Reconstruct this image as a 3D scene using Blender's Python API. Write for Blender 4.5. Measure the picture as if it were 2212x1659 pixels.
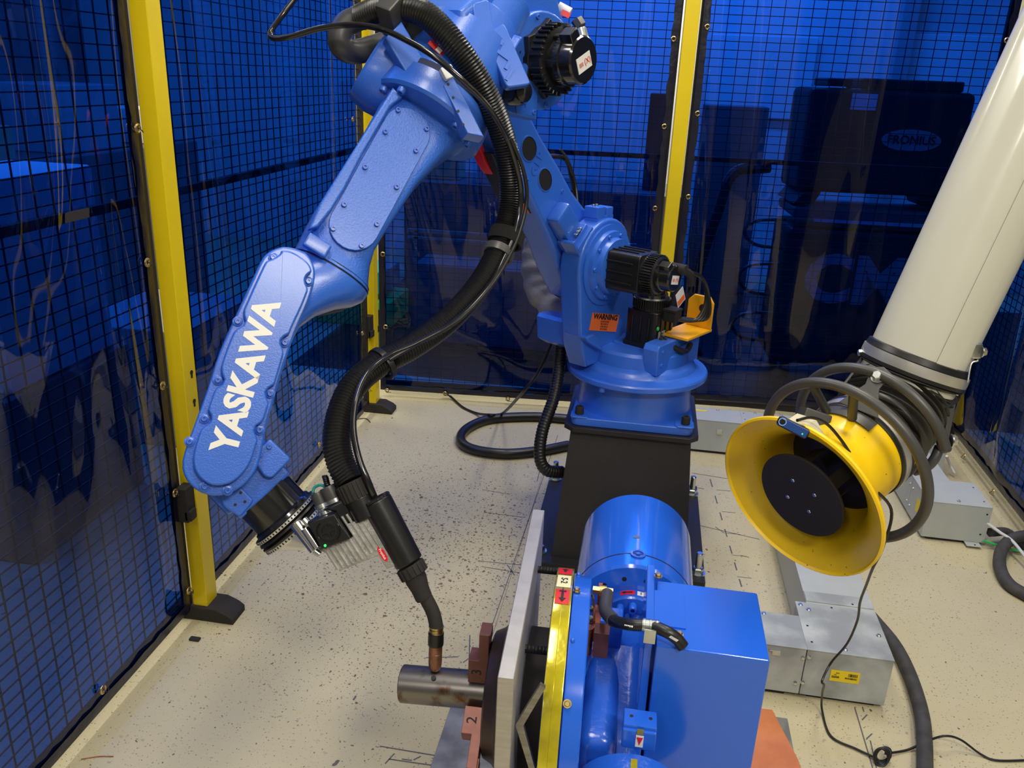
import bpy, bmesh, math, random
from mathutils import Vector as V, Matrix
from math import sin, cos, pi, radians, atan2, sqrt
random.seed(7)
SC = bpy.context.scene
COL = SC.collection
for o in list(bpy.data.objects): bpy.data.objects.remove(o)

# ------------------------------------------------------------------ camera, world, lights, exposure
CAM = V((0, 0, 1.5))
R3 = Matrix(((0.98590, -0.09320, 0.14110), (0.16490, 0.33530, -0.92760), (0.03920, 0.93750, 0.34590)))
# orthonormalise the measured axes
_f = V((R3[0][2], R3[1][2], R3[2][2])).normalized()
_r = V((R3[0][0], R3[1][0], R3[2][0])); _r = (_r - _f * _r.dot(_f)).normalized()
_u = _f.cross(_r)
R3 = Matrix(((_r.x, _u.x, _f.x), (_r.y, _u.y, _f.y), (_r.z, _u.z, _f.z)))
FPX = 1815.0
cd = bpy.data.cameras.new('camera'); cam = bpy.data.objects.new('camera', cd); COL.objects.link(cam)
cam.matrix_world = Matrix.Translation(CAM) @ R3.to_4x4()
cd.sensor_width = 36.0; cd.lens = FPX / 2212 * 36.0; cd.clip_start = .05; cd.clip_end = 60
SC.camera = cam
SC.view_settings.view_transform = 'Standard'; SC.view_settings.look = 'None'
SC.view_settings.gamma = 1.0; SC.view_settings.use_curve_mapping = False
SC.view_settings.exposure = 0.0
w = bpy.data.worlds.new('world'); SC.world = w; w.use_nodes = True
w.node_tree.nodes['Background'].inputs[0].default_value = (.95, .96, 1, 1)
w.node_tree.nodes['Background'].inputs[1].default_value = .13

def area(name, loc, sx, sy, power, col=(1, .94, .82), rot=(0, 0, 0)):
    d = bpy.data.lights.new(name, 'AREA'); d.shape = 'RECTANGLE'; d.size = sx; d.size_y = sy
    d.energy = power; d.color = col
    o = bpy.data.objects.new(name, d); o.location = loc; o.rotation_euler = rot; COL.objects.link(o)
    return o
# fluorescent fixtures on the 3.4 m ceiling: above the cell, and over the shop floor around it; the last is added fill
area('tube_light', (-.35, .9, 3.3), .3, 1.3, 28)
area('tube_light', (.75, 2.6, 3.3), .3, 1.3, 34)
area('tube_light', (1.6, .2, 3.3), .3, 1.3, 22)
area('tube_light', (-.5, 3.3, 3.3), .3, 1.3, 22)
area('tube_light', (-2.5, 2.2, 3.3), .3, 2.6, 85)
area('tube_light', (-3.0, 5.4, 3.3), 1.3, .3, 30)
area('tube_light', (.2, 6.2, 3.3), 2.6, .3, 120)
area('tube_light', (3.2, 4.6, 3.3), .3, 2.6, 30)
area('tube_light', (3.0, 1.0, 3.3), .3, 1.3, 8)
area('tube_light', (1.30, -1.05, 3.3), 1.0, .35, 80)
area('tube_light', (-1.0, -2.2, 3.3), .3, 1.3, 30)  # added fill lamp behind the camera, to light the hood's inside

def at(px, py, d):
    """world point at depth d along the camera axis, from a measurement in the 2212x1659 photograph"""
    return CAM + R3 @ V(((px - 1106) / FPX * d, (829.5 - py) / FPX * d, -d))
def at_plane(px, py, p0, n):
    r = R3 @ V(((px - 1106) / FPX, (829.5 - py) / FPX, -1))
    p0 = V(p0); n = V(n)
    return CAM + r * ((p0 - CAM).dot(n) / r.dot(n))
def at_z(px, py, z=0): return at_plane(px, py, (0, 0, z), (0, 0, 1))

# ------------------------------------------------------------------ materials
def mat(name, col, rough=.5, metal=0, noise=0, nscale=20, bump=0, bscale=200, coat=0, coatr=.08, col2=None, spec=None, aniso=None, stretch=None):
    m = bpy.data.materials.new(name); m.use_nodes = True; nt = m.node_tree; N = nt.nodes; L = nt.links
    b = N['Principled BSDF']; b.inputs['Base Color'].default_value = (*col, 1)
    b.inputs['Roughness'].default_value = rough; b.inputs['Metallic'].default_value = metal
    b.inputs['Coat Weight'].default_value = coat; b.inputs['Coat Roughness'].default_value = coatr
    if spec is not None: b.inputs['Specular IOR Level'].default_value = spec
    tc = N.new('ShaderNodeTexCoord'); src = tc.outputs['Object']
    if stretch:
        mp = N.new('ShaderNodeMapping'); mp.inputs['Scale'].default_value = stretch; L.new(src, mp.inputs[0]); src = mp.outputs[0]
    if noise or col2:
        n = N.new('ShaderNodeTexNoise'); n.inputs['Scale'].default_value = nscale; n.inputs['Detail'].default_value = 6
        L.new(src, n.inputs['Vector'])
        r = N.new('ShaderNodeValToRGB'); r.color_ramp.elements[0].position = .38; r.color_ramp.elements[1].position = .62
        c2 = col2 if col2 else tuple(c * (1 - noise) for c in col)
        r.color_ramp.elements[0].color = (*c2, 1); r.color_ramp.elements[1].color = (*col, 1)
        L.new(n.outputs[0], r.inputs[0]); L.new(r.outputs[0], b.inputs['Base Color'])
    if bump:
        n = N.new('ShaderNodeTexNoise'); n.inputs['Scale'].default_value = bscale; n.inputs['Detail'].default_value = 3
        L.new(src, n.inputs['Vector'])
        bu = N.new('ShaderNodeBump'); bu.inputs['Strength'].default_value = bump; bu.inputs['Distance'].default_value = .002
        L.new(n.outputs[0], bu.inputs['Height']); L.new(bu.outputs[0], b.inputs['Normal'])
    return m
def emis(name, col, s):
    m = bpy.data.materials.new(name); m.use_nodes = True; b = m.node_tree.nodes['Principled BSDF']
    b.inputs['Base Color'].default_value = (*col, 1); b.inputs['Emission Color'].default_value = (*col, 1); b.inputs['Emission Strength'].default_value = s
    return m
MT = dict(
    blue=mat('robot_blue', (.032, .150, .70), .33, bump=.25, bscale=350, coat=.5, coatr=.22, noise=.08, nscale=6),
    bluerough=mat('cast_blue', (.034, .155, .70), .36, bump=.8, bscale=260, coat=.4, coatr=.25),
    bluegloss=mat('positioner_blue', (.018, .125, .70), .16, bump=.06, bscale=40, coat=.4),
    bluecast=mat('positioner_cast_blue', (.016, .105, .60), .24, bump=.5, bscale=90, coat=.4),
    black=mat('black_plastic', (.008, .008, .009), .34, bump=.05),
    rubber=mat('black_rubber', (.011, .011, .011), .36),
    glossblack=mat('gloss_black', (.010, .010, .011), .16, coat=.5),
    matblack=mat('matt_black', (.026, .023, .022), .72, bump=.3, bscale=500, spec=.3),
    pedblack=mat('pedestal_black', (.018, .016, .015), .45, bump=.3, bscale=400, noise=.25, nscale=5),
    velcro=mat('velcro', (.008, .008, .008), .95, bump=2, bscale=900),
    yellow=mat('post_yellow', (.80, .60, .006), .35, bump=.15, bscale=60, noise=.06, nscale=4),
    amber=mat('bracket_yellow', (.86, .42, .008), .4),
    brass=mat('brass', (.75, .55, .22), .3, 1, noise=.3, nscale=60),
    zinc=mat('zinc', (.62, .66, .66), .28, 1, noise=.15, nscale=40),
    steel=mat('mill_steel', (.34, .33, .31), .38, .9, noise=.25, nscale=18, stretch=(1, 8, 8)),
    plate=mat('ground_plate', (.50, .48, .45), .45, .6, noise=.12, nscale=30, stretch=(1, 1, 6)),
    chrome=mat('machined_aluminium', (.78, .77, .75), .16, 1),
    alu=mat('cast_aluminium', (.55, .54, .52), .42, .85, noise=.2, nscale=60, bump=.4, bscale=300),
    clamp=mat('clamp_steel', (.80, .79, .77), .38, .85, noise=.3, nscale=9),
    greybox=mat('wireway_grey', (.43, .46, .45), .42, noise=.05, nscale=14),
    dirtybox=mat('wireway_scuffed', (.46, .49, .48), .45, col2=(.27, .29, .29), nscale=9),
    duct=mat('duct_paint', (.58, .575, .50), .26, coat=.4, noise=.04, nscale=5),
    greytube=mat('grey_tube', (.055, .055, .055), .38),
    cloth=mat('grey_sleeve', (.24, .23, .21), .7, bump=1.2, bscale=60),
    tape=mat('masking_tape', (.60, .56, .42), .7),
    white=mat('white_label', (.8, .8, .78), .5),
    cream=mat('cream_label', (.78, .74, .45), .5),
    red=mat('red_label', (.62, .012, .02), .45),
    redpl=mat('red_plastic', (.75, .01, .02), .35),
    orange=mat('orange_label', (.85, .17, .035), .5),
    orangeplate=mat('orange_plate', (.60, .20, .07), .5, bump=.2, col2=(.50, .15, .05), nscale=12),
    ylab=mat('yellow_label', (.82, .62, .01), .5),
    ink=mat('ink', (.01, .01, .012), .6),
    pencil=mat('floor_ink', (.10, .10, .12), .7),
    letter=mat('letter_white', (.86, .85, .80), .45),
    copper=mat('copper_bar', (.50, .16, .09), .42, .7, noise=.3, nscale=50),
    nozzle=mat('nozzle_copper', (.33, .16, .10), .42, .75, noise=.3, nscale=90),
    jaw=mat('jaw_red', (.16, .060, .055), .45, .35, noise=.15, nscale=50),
    jawlit=mat('jaw_red_lit', (.42, .17, .13), .48, .3, noise=.15, nscale=50),  # lit copy of the jaw red: light on the upturned jaw put into colour
    chuck=mat('chuck_iron', (.085, .060, .058), .42, .6, noise=.2, nscale=25),
    floorplate=mat('floor_plate', (.30, .31, .31), .45, .35, col2=(.17, .175, .18), nscale=14),
    green=mat('green_wire', (.02, .55, .10), .4),
    teal=mat('teal_wire', (.01, .25, .25), .4),
    whitecab=mat('white_cable', (.62, .63, .64), .45),
    dirtyhose=mat('dusty_hose', (.060, .058, .056), .75, noise=.35, nscale=30),
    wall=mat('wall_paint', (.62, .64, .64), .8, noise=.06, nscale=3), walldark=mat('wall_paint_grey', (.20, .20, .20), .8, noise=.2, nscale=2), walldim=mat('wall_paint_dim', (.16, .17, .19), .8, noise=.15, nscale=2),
    wood=mat('bench_top', (.50, .42, .30), .6), shelfgrey=mat('shelf_grey', (.09, .10, .11), .6),
    card=mat('carton', (.45, .33, .20), .8), darkbox=mat('dark_case', (.016, .017, .02), .5),
    palebox=mat('pale_carton', (.62, .63, .62), .7), redsh=mat('red_cloth', (.5, .03, .03), .8),
    screen=mat('screen_grey', (.30, .32, .34), .3),
    led=emis('green_led', (.02, .9, .08), 3.0), camblue=mat('webcam_blue', (.01, .05, .22), .3), ring=mat('webcam_ring', (.25, .45, .9), .3),
    wire=mat('mesh_wire', (.012, .012, .014), .5),
    hem=mat('curtain_hem', (.004, .005, .018), .32, coat=.1, bump=1.2, bscale=22), ribrubber=mat('ribbed_rubber', (.022, .021, .020), .42),
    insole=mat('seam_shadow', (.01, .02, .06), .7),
)
# worn yellow hood: chips and soot with shapes of their own
def hood_mat():
    m = mat('hood_yellow', (.88, .57, .002), .36, coat=.12)
    nt = m.node_tree; N = nt.nodes; L = nt.links; b = N['Principled BSDF']
    tc = N['Texture Coordinate']; n = N.new('ShaderNodeTexNoise'); n.inputs['Scale'].default_value = 9; n.inputs['Detail'].default_value = 9
    L.new(tc.outputs['Object'], n.inputs['Vector'])
    r = N.new('ShaderNodeValToRGB'); r.color_ramp.elements[0].position = .60; r.color_ramp.elements[1].position = .74
    r.color_ramp.elements[0].color = (.88, .57, .002, 1); r.color_ramp.elements[1].color = (.10, .06, .012, 1)
    L.new(n.outputs[0], r.inputs[0])
    v = N.new('ShaderNodeTexVoronoi'); v.inputs['Scale'].default_value = 55; L.new(tc.outputs['Object'], v.inputs['Vector'])
    n2 = N.new('ShaderNodeTexNoise'); n2.inputs['Scale'].default_value = 6; L.new(tc.outputs['Object'], n2.inputs['Vector'])
    mul = N.new('ShaderNodeMath'); mul.operation = 'MULTIPLY_ADD'; mul.inputs[1].default_value = -.22; mul.inputs[2].default_value = .16
    L.new(n2.outputs[0], mul.inputs[0])
    lt = N.new('ShaderNodeMath'); lt.operation = 'LESS_THAN'; L.new(v.outputs['Distance'], lt.inputs[0]); L.new(mul.outputs[0], lt.inputs[1])
    mx = N.new('ShaderNodeMix'); mx.data_type = 'RGBA'; mx.inputs['B'].default_value = (.06, .035, .01, 1)
    L.new(lt.outputs[0], mx.inputs['Factor']); L.new(r.outputs[0], mx.inputs['A']); L.new(mx.outputs['Result'], b.inputs['Base Color'])
    return m
MT['hood'] = hood_mat()
def tape_mat():   # yellow foil tape: glossy, streaked lengthways, mottled dark olive
    m = mat('yellow_tape', (.74, .62, .005), .18, .3, coat=.8, col2=(.24, .21, .012), nscale=7, bump=.5, bscale=30, stretch=(1, 1, 1))
    return m
MT['ytape'] = tape_mat()
def rust_steel():
    m = mat('tube_steel', (.22, .21, .21), .33, .95)
    nt = m.node_tree; N = nt.nodes; L = nt.links; b = N['Principled BSDF']; tc = N['Texture Coordinate']
    n = N.new('ShaderNodeTexNoise'); n.inputs['Scale'].default_value = 28; n.inputs['Detail'].default_value = 8; L.new(tc.outputs['Object'], n.inputs['Vector'])
    r = N.new('ShaderNodeValToRGB'); r.color_ramp.elements[0].position = .55; r.color_ramp.elements[1].position = .68
    r.color_ramp.elements[0].color = (.23, .22, .215, 1); r.color_ramp.elements[1].color = (.13, .06, .03, 1)
    L.new(n.outputs[0], r.inputs[0]); L.new(r.outputs[0], b.inputs['Base Color'])
    return m
MT['tubesteel'] = rust_steel()
def floor_mat():
    m = mat('painted_concrete', (.60, .555, .43), .5)
    nt = m.node_tree; N = nt.nodes; L = nt.links; b = N['Principled BSDF']; tc = N['Texture Coordinate']; src = tc.outputs['Object']
    def noise(s, d=4, off=(0, 0, 0)):
        mp = N.new('ShaderNodeMapping'); mp.inputs['Location'].default_value = off; L.new(src, mp.inputs[0])
        n = N.new('ShaderNodeTexNoise'); n.inputs['Scale'].default_value = s; n.inputs['Detail'].default_value = d; L.new(mp.outputs[0], n.inputs['Vector']); return n.outputs[0]
    def ramp(x, p0, p1, c0, c1):
        r = N.new('ShaderNodeValToRGB'); r.color_ramp.elements[0].position = p0; r.color_ramp.elements[1].position = p1
        r.color_ramp.elements[0].color = (*c0, 1); r.color_ramp.elements[1].color = (*c1, 1); L.new(x, r.inputs[0]); return r.outputs[0]
    def mixc(f, a, bb):
        x = N.new('ShaderNodeMix'); x.data_type = 'RGBA'; L.new(f, x.inputs['Factor']); L.new(a, x.inputs['A'])
        if isinstance(bb, tuple): x.inputs['B'].default_value = (*bb, 1)
        else: L.new(bb, x.inputs['B'])
        return x.outputs['Result']
    def mth(op, a, c):
        x = N.new('ShaderNodeMath'); x.operation = op; L.new(a, x.inputs[0])
        if isinstance(c, (int, float)): x.inputs[1].default_value = c
        else: L.new(c, x.inputs[1])
        return x.outputs[0]
    base = ramp(noise(2.2, 6), .3, .7, (.50, .445, .275), (.555, .50, .32))
    # radial density of spatter around the weld spot
    sub = N.new('ShaderNodeVectorMath'); sub.operation = 'DISTANCE'; L.new(src, sub.inputs[0]); sub.inputs[1].default_value = (-.55, 2.45, 0)
    dens = ramp(sub.outputs['Value'], .15, .95, (1, 1, 1), (0, 0, 0))
    def spots(scale, r0, amt, col, prev, usedens=True, off=(0, 0, 0)):
        mp = N.new('ShaderNodeMapping'); mp.inputs['Location'].default_value = off; L.new(src, mp.inputs[0])
        nz = N.new('ShaderNodeTexNoise'); nz.inputs['Scale'].default_value = scale * 2.2; L.new(mp.outputs[0], nz.inputs['Vector'])
        ad = N.new('ShaderNodeVectorMath'); ad.operation = 'MULTIPLY_ADD'; L.new(nz.outputs['Color'], ad.inputs[0]); ad.inputs[1].default_value = (.5 / scale,) * 3; L.new(mp.outputs[0], ad.inputs[2])
        v = N.new('ShaderNodeTexVoronoi'); v.inputs['Scale'].default_value = scale; v.voronoi_dimensions = '2D'; L.new(ad.outputs[0], v.inputs['Vector'])
        sep = N.new('ShaderNodeSeparateColor'); L.new(v.outputs['Color'], sep.inputs[0])
        thr = mth('MULTIPLY', sep.outputs[0], r0)                 # random radius
        if usedens: thr = mth('MULTIPLY', thr, mth('ADD', mth('MULTIPLY', dens, .75), .35))
        keep = mth('LESS_THAN', sep.outputs[1], amt)
        f = mth('MULTIPLY', mth('LESS_THAN', v.outputs['Distance'], thr), keep)
        return mixc(f, prev, col)
    c = spots(42, .23, .45, (.19, .125, .05), base)
    c = spots(22, .17, .22, (.15, .095, .04), c, True, (3, 1, 0))
    c = spots(160, .36, .30, (.24, .18, .09), c, True, (1.7, .9, 0))
    c = spots(95, .34, .40, (.16, .12, .07), c, True, (.7, .3, 0))
    c = spots(9, .06, .18, (.13, .11, .09), c, False, (5, 2, 0))
    c = spots(120, .24, .14, (.24, .20, .13), c, False, (2, 7, 0))
    # faint scuffs
    sc = ramp(noise(60, 10, (4, 0, 0)), .63, .68, (0, 0, 0), (1, 1, 1)); pt = ramp(noise(3.5, 3, (9, 0, 0)), .44, .60, (0, 0, 0), (1, 1, 1))
    c = mixc(mth('MULTIPLY', mth('MULTIPLY', sc, pt), .65), c, (.20, .18, .15))
    L.new(c, b.inputs['Base Color'])
    bu = N.new('ShaderNodeBump'); bu.inputs['Strength'].default_value = .12; bu.inputs['Distance'].default_value = .01
    L.new(noise(14, 5), bu.inputs['Height']); L.new(bu.outputs[0], b.inputs['Normal'])
    return m
MT['floor'] = floor_mat()
def vinyl_mat():   # tinted see-through welding curtain
    m = bpy.data.materials.new('blue_vinyl'); m.use_nodes = True; nt = m.node_tree; N = nt.nodes; L = nt.links
    N.remove(N['Principled BSDF']); out = N['Material Output']
    tr = N.new('ShaderNodeBsdfTransparent'); tr.inputs[0].default_value = (.006, .092, .74, 1)
    gl = N.new('ShaderNodeBsdfGlossy'); gl.inputs['Roughness'].default_value = .03; gl.inputs[0].default_value = (1, 1, 1, 1)
    fr = N.new('ShaderNodeFresnel'); fr.inputs[0].default_value = 1.47
    tc = N.new('ShaderNodeTexCoord')
    mp = N.new('ShaderNodeMapping'); mp.inputs['Scale'].default_value = (2.2, 2.2, .7); L.new(tc.outputs['Object'], mp.inputs[0])
    n = N.new('ShaderNodeTexNoise'); n.inputs['Scale'].default_value = 1.3; n.inputs['Detail'].default_value = 1.2; n.inputs['Distortion'].default_value = .5; L.new(mp.outputs[0], n.inputs['Vector'])
    bu = N.new('ShaderNodeBump'); bu.inputs['Strength'].default_value = .5; bu.inputs['Distance'].default_value = .035
    L.new(n.outputs[0], bu.inputs['Height']); L.new(bu.outputs[0], gl.inputs['Normal']); L.new(bu.outputs[0], fr.inputs['Normal'])
    df = N.new('ShaderNodeBsdfDiffuse'); df.inputs[0].default_value = (.002, .003, .03, 1)
    m1 = N.new('ShaderNodeMixShader'); m1.inputs[0].default_value = .06; L.new(tr.outputs[0], m1.inputs[1]); L.new(df.outputs[0], m1.inputs[2])
    m2 = N.new('ShaderNodeMixShader'); L.new(fr.outputs[0], m2.inputs[0]); L.new(m1.outputs[0], m2.inputs[1]); L.new(gl.outputs[0], m2.inputs[2])
    L.new(m2.outputs[0], out.inputs[0])
    return m
MT['vinyl'] = vinyl_mat()

# ------------------------------------------------------------------ mesh helpers
def fr(o, x, y=None, z=None):
    """frame matrix from origin and axes"""
    x = V(x).normalized()
    if y is not None and z is None: y = V(y); y = (y - x * y.dot(x)).normalized(); z = x.cross(y)
    else:
        z = V(z).normalized(); x = (x - z * x.dot(z)).normalized(); y = z.cross(x)
    m = Matrix((x, y, z)).transposed().to_4x4(); m.translation = V(o); return m
def zf(o, zdir, xh=(0, 0, 1)):
    z = V(zdir).normalized(); xh = V(xh)
    if abs(z.dot(xh.normalized())) > .98: xh = V((1, 0, 0))
    x = (xh - z * xh.dot(z)).normalized(); y = z.cross(x)
    m = Matrix((x, y, z)).transposed().to_4x4(); m.translation = V(o); return m
I4 = Matrix.Identity(4)
class G:
    """collects shapes (world coordinates) that become ONE mesh"""
    def __init__(s): s.v = []; s.f = []; s.mi = []; s.m = 0
    def _dump(s, bm, M):
        k = len(s.v); bm.verts.index_update()
        s.v += [M @ v.co for v in bm.verts]
        for f in bm.faces: s.f.append([k + v.index for v in f.verts]); s.mi.append(s.m)
        bm.free()
    def raw(s, vs, fs, M=I4):
        k = len(s.v); s.v += [M @ V(v) for v in vs]
        for f in fs: s.f.append([k + i for i in f]); s.mi.append(s.m)
        return s
    def box(s, c, size, M=I4, b=0, seg=2, taper=None):
        bm = bmesh.new(); bmesh.ops.create_cube(bm, size=1)
        for v in bm.verts:
            t = 1
            if taper and v.co.z > 0: t = taper
            v.co = V((v.co.x * size[0] * t, v.co.y * size[1] * t, v.co.z * size[2])) + V(c)
        if b: bmesh.ops.bevel(bm, geom=bm.edges[:], offset=b, segments=seg, affect='EDGES', profile=.5)
        s._dump(bm, M); return s
    def prism(s, pts, d0, d1, M=I4, b=0, seg=3, rnd=0):
        """outline in the XY plane of M, extruded along its Z"""
        if rnd: pts = roundpoly(pts, rnd)
        bm = bmesh.new(); a = [bm.verts.new((p[0], p[1], d0)) for p in pts]; c = [bm.verts.new((p[0], p[1], d1)) for p in pts]
        n = len(pts); bm.faces.new(a); top = bm.faces.new(c)
        for i in range(n): bm.faces.new((a[i], a[(i + 1) % n], c[(i + 1) % n], c[i]))
        bmesh.ops.recalc_face_normals(bm, faces=bm.faces[:])
        if b:
            e = [x for x in bm.edges if (x.verts[0] in a) == (x.verts[1] in a)]
            bmesh.ops.bevel(bm, geom=e, offset=b, segments=seg, affect='EDGES', profile=.5)
        s._dump(bm, M); return s
    def lathe(s, prof, M=I4, n=48, a0=0, a1=2 * pi):
        """profile (radius, height) turned about Z of M"""
        full = abs(a1 - a0 - 2 * pi) < 1e-6; k = n if full else n + 1
        vs = []; fs = []
        for i in range(k):
            a = a0 + (a1 - a0) * i / n
            for r, h in prof: vs.append((r * cos(a), r * sin(a), h))
        m = len(prof)
        for i in range(n):
            j = (i + 1) % k
            for q in range(m - 1):
                f = [i * m + q, j * m + q, j * m + q + 1, i * m + q + 1]
                if prof[q][0] < 1e-7: f = [i * m + q, j * m + q + 1, i * m + q + 1]
                elif prof[q + 1][0] < 1e-7: f = [i * m + q, j * m + q, i * m + q + 1]
                fs.append(f)
        return s.raw(vs, fs, M)
    def cyl(s, p0, p1, r0, r1=None, n=24, b=0):
        r1 = r0 if r1 is None else r1; p0 = V(p0); p1 = V(p1); h = (p1 - p0).length; M = zf(p0, p1 - p0)
        if b: prof = [(0, 0), (r0 - b, 0), (r0 - b * .3, b * .3), (r0, b), (r1, h - b), (r1 - b * .3, h - b * .3), (r1 - b, h), (0, h)]
        else: prof = [(0, 0), (r0, 0), (r1, h), (0, h)]
        return s.lathe(prof, M, n)
    def tube(s, pts, r, n=12, closed=False, rf=None, step=None, sm=6, cap=True, flat=None):
        """tube along a smooth path through pts; rf(distance) scales the radius"""
        P = smooth([V(p) for p in pts], sm, closed) if sm else [V(p) for p in pts]
        if step: P = resample(P, step, closed)
        N = len(P); rings = []; d = 0; nrm = None
        for i, p in enumerate(P):
            if closed: t = P[(i + 1) % N] - P[i - 1]
            else: t = P[min(i + 1, N - 1)] - P[max(i - 1, 0)]
            t.normalize()
            if nrm is None: nrm = t.orthogonal().normalized() if flat is None else V(flat)
            nrm = (nrm - t * nrm.dot(t)).normalized(); bn = t.cross(nrm)
            if i: d += (P[i] - P[i - 1]).length
            rr = r * (rf(d) if rf else 1)
            rings.append([p + (nrm * cos(2 * pi * k / n) + bn * sin(2 * pi * k / n)) * rr for k in range(n)])
        vs = [q for ring in rings for q in ring]; fs = []
        for i in range(N if closed else N - 1):
            j = (i + 1) % N
            for k in range(n): fs.append([i * n + k, i * n + (k + 1) % n, j * n + (k + 1) % n, j * n + k])
        if not closed and cap: fs.append(list(range(n))[::-1]); fs.append([(N - 1) * n + k for k in range(n)])
        return s.raw(vs, fs)
    def loft(s, secs, cap=True):
        """skin between rings of equal length"""
        n = len(secs[0]); vs = [p for r in secs for p in r]; fs = []
        for i in range(len(secs) - 1):
            for k in range(n): fs.append([i * n + k, i * n + (k + 1) % n, (i + 1) * n + (k + 1) % n, (i + 1) * n + k])
        if cap: fs.append(list(range(n))[::-1]); fs.append([(len(secs) - 1) * n + k for k in range(n)])
        return s.raw(vs, fs)
    def ball(s, c, r, n=16, sc=(1, 1, 1), M=I4):
        bm = bmesh.new(); bmesh.ops.create_uvsphere(bm, u_segments=n, v_segments=n // 2, radius=r)
        for v in bm.verts: v.co = V((v.co.x * sc[0], v.co.y * sc[1], v.co.z * sc[2])) + V(c)
        s._dump(bm, M); return s
    def build(s, name, m, parent=None, ang=32, flat=False):
        me = bpy.data.meshes.new(name)
        inv = parent_matrix(parent).inverted() if parent else I4
        me.from_pydata([inv @ v for v in s.v], [], s.f)
        ms = m if isinstance(m, (list, tuple)) else [m]
        for x in ms: me.materials.append(MT[x] if isinstance(x, str) else x)
        for p, i in zip(me.polygons, s.mi): p.material_index = min(i, len(ms) - 1)
        bm = bmesh.new(); bm.from_mesh(me); bmesh.ops.remove_doubles(bm, verts=bm.verts, dist=1e-6)
        bmesh.ops.recalc_face_normals(bm, faces=bm.faces[:])
        if not flat:
            for f in bm.faces: f.smooth = True
            lim = radians(ang)
            for e in bm.edges:
                if len(e.link_faces) == 2:
                    try: e.smooth = e.calc_face_angle() < lim
                    except Exception: e.smooth = False
        bm.to_mesh(me); bm.free()
        o = bpy.data.objects.new(name, me); COL.objects.link(o)
        if not flat:
            wn = o.modifiers.new('weighted', 'WEIGHTED_NORMAL'); wn.keep_sharp = True; wn.weight = 80
        if parent: o.parent = parent
        return o
def parent_matrix(o):
    m = I4
    while o is not None: m = o.matrix_basis @ m; o = o.parent
    return m
def smooth(P, k, closed=False):
    if len(P) < 3: return P
    out = []; n = len(P)
    rng = range(n) if closed else range(n - 1)
    for i in rng:
        p1 = P[i]; p2 = P[(i + 1) % n]
        p0 = P[i - 1] if (closed or i > 0) else p1 * 2 - p2
        p3 = P[(i + 2) % n] if (closed or i + 2 < n) else p2 * 2 - p1
        for j in range(k):
            t = j / k; out.append(.5 * ((2 * p1) + (p2 - p0) * t + (2 * p0 - 5 * p1 + 4 * p2 - p3) * t * t + (3 * p1 - p0 - 3 * p2 + p3) * t ** 3))
    if not closed: out.append(P[-1])
    return out
def resample(P, step, closed=False):
    Q = P + [P[0]] if closed else P
    out = [Q[0]]; acc = 0
    for a, b in zip(Q, Q[1:]):
        L = (b - a).length
        while L > 0 and acc + L >= step:
            t = (step - acc) / L; a = a.lerp(b, t); out.append(a.copy()); L = (b - a).length; acc = 0
        acc += L
    return out
def roundpoly(pts, r, k=4):
    out = []; n = len(pts)
    for i in range(n):
        p = V((*pts[i], 0)); a = V((*pts[i - 1], 0)); b = V((*pts[(i + 1) % n], 0))
        da = (a - p); db = (b - p); t = min(r, da.length * .45, db.length * .45)
        s0 = p + da.normalized() * t; s1 = p + db.normalized() * t
        for j in range(k + 1):
            u = j / k; q = (1 - u) ** 2 * s0 + 2 * u * (1 - u) * p + u * u * s1; out.append((q.x, q.y))
    return out
def smooth2(pts, k=4): return [(p.x, p.y) for p in smooth([V((*p, 0)) for p in pts], k, True)]
def ring(c, ax, ay, rx, ry, n=32, e=2.0):
    """super-ellipse ring"""
    out = []
    for i in range(n):
        t = 2 * pi * i / n; ct = cos(t); st = sin(t)
        out.append(V(c) + V(ax) * (rx * math.copysign(abs(ct) ** (2 / e), ct)) + V(ay) * (ry * math.copysign(abs(st) ** (2 / e), st)))
    return out
def stadium(a, b, r, k=10):
    """rounded bar outline between 2-D points a and b"""
    a = V((*a, 0)); b = V((*b, 0)); d = (b - a).normalized(); n = V((-d.y, d.x, 0)); out = []
    for i in range(k + 1): t = pi / 2 + pi * i / k; out.append(a + (d * cos(t) + n * sin(t)) * r)
    for i in range(k + 1): t = -pi / 2 + pi * i / k; out.append(b + (d * cos(t) + n * sin(t)) * r)
    return [(p.x, p.y) for p in out]
def thing(name, label, cat, loc=(0, 0, 0), rotz=0, group=None):
    o = bpy.data.objects.new(name, None); COL.objects.link(o); o.location = loc; o.rotation_euler = (0, 0, rotz)
    o.empty_display_size = .1; return tag(o, label, cat, group)
def tag(o, label, cat, group=None):
    o['label'] = label; o['category'] = cat
    if group: o['group'] = group
    return o
def struct(o): o['kind'] = 'structure'; return o
def text(g, s, M, size, depth=.0006, bold=0.0, align='CENTER', sx=1):
    c = bpy.data.curves.new('t', 'FONT'); c.body = s; c.size = size; c.extrude = depth; c.offset = bold
    c.align_x = align; c.align_y = 'CENTER'; c.resolution_u = 3
    o = bpy.data.objects.new('t', c); COL.objects.link(o); bpy.context.view_layer.update()
    me = bpy.data.meshes.new_from_object(o.evaluated_get(bpy.context.evaluated_depsgraph_get()))
    g.raw([(v.co.x * sx, v.co.y, v.co.z) for v in me.vertices], [list(p.vertices) for p in me.polygons], M)
    bpy.data.objects.remove(o); bpy.data.meshes.remove(me)
def screw(g, p, n, r=.006, h=.005, hexa=True):
    """cap screw with a socket"""
    M = zf(p, n); g.lathe([(r, 0), (r, h * .8), (r * .85, h), (r * .5, h), (r * .5, h * .45), (0, h * .45)], M, 12)
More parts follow.
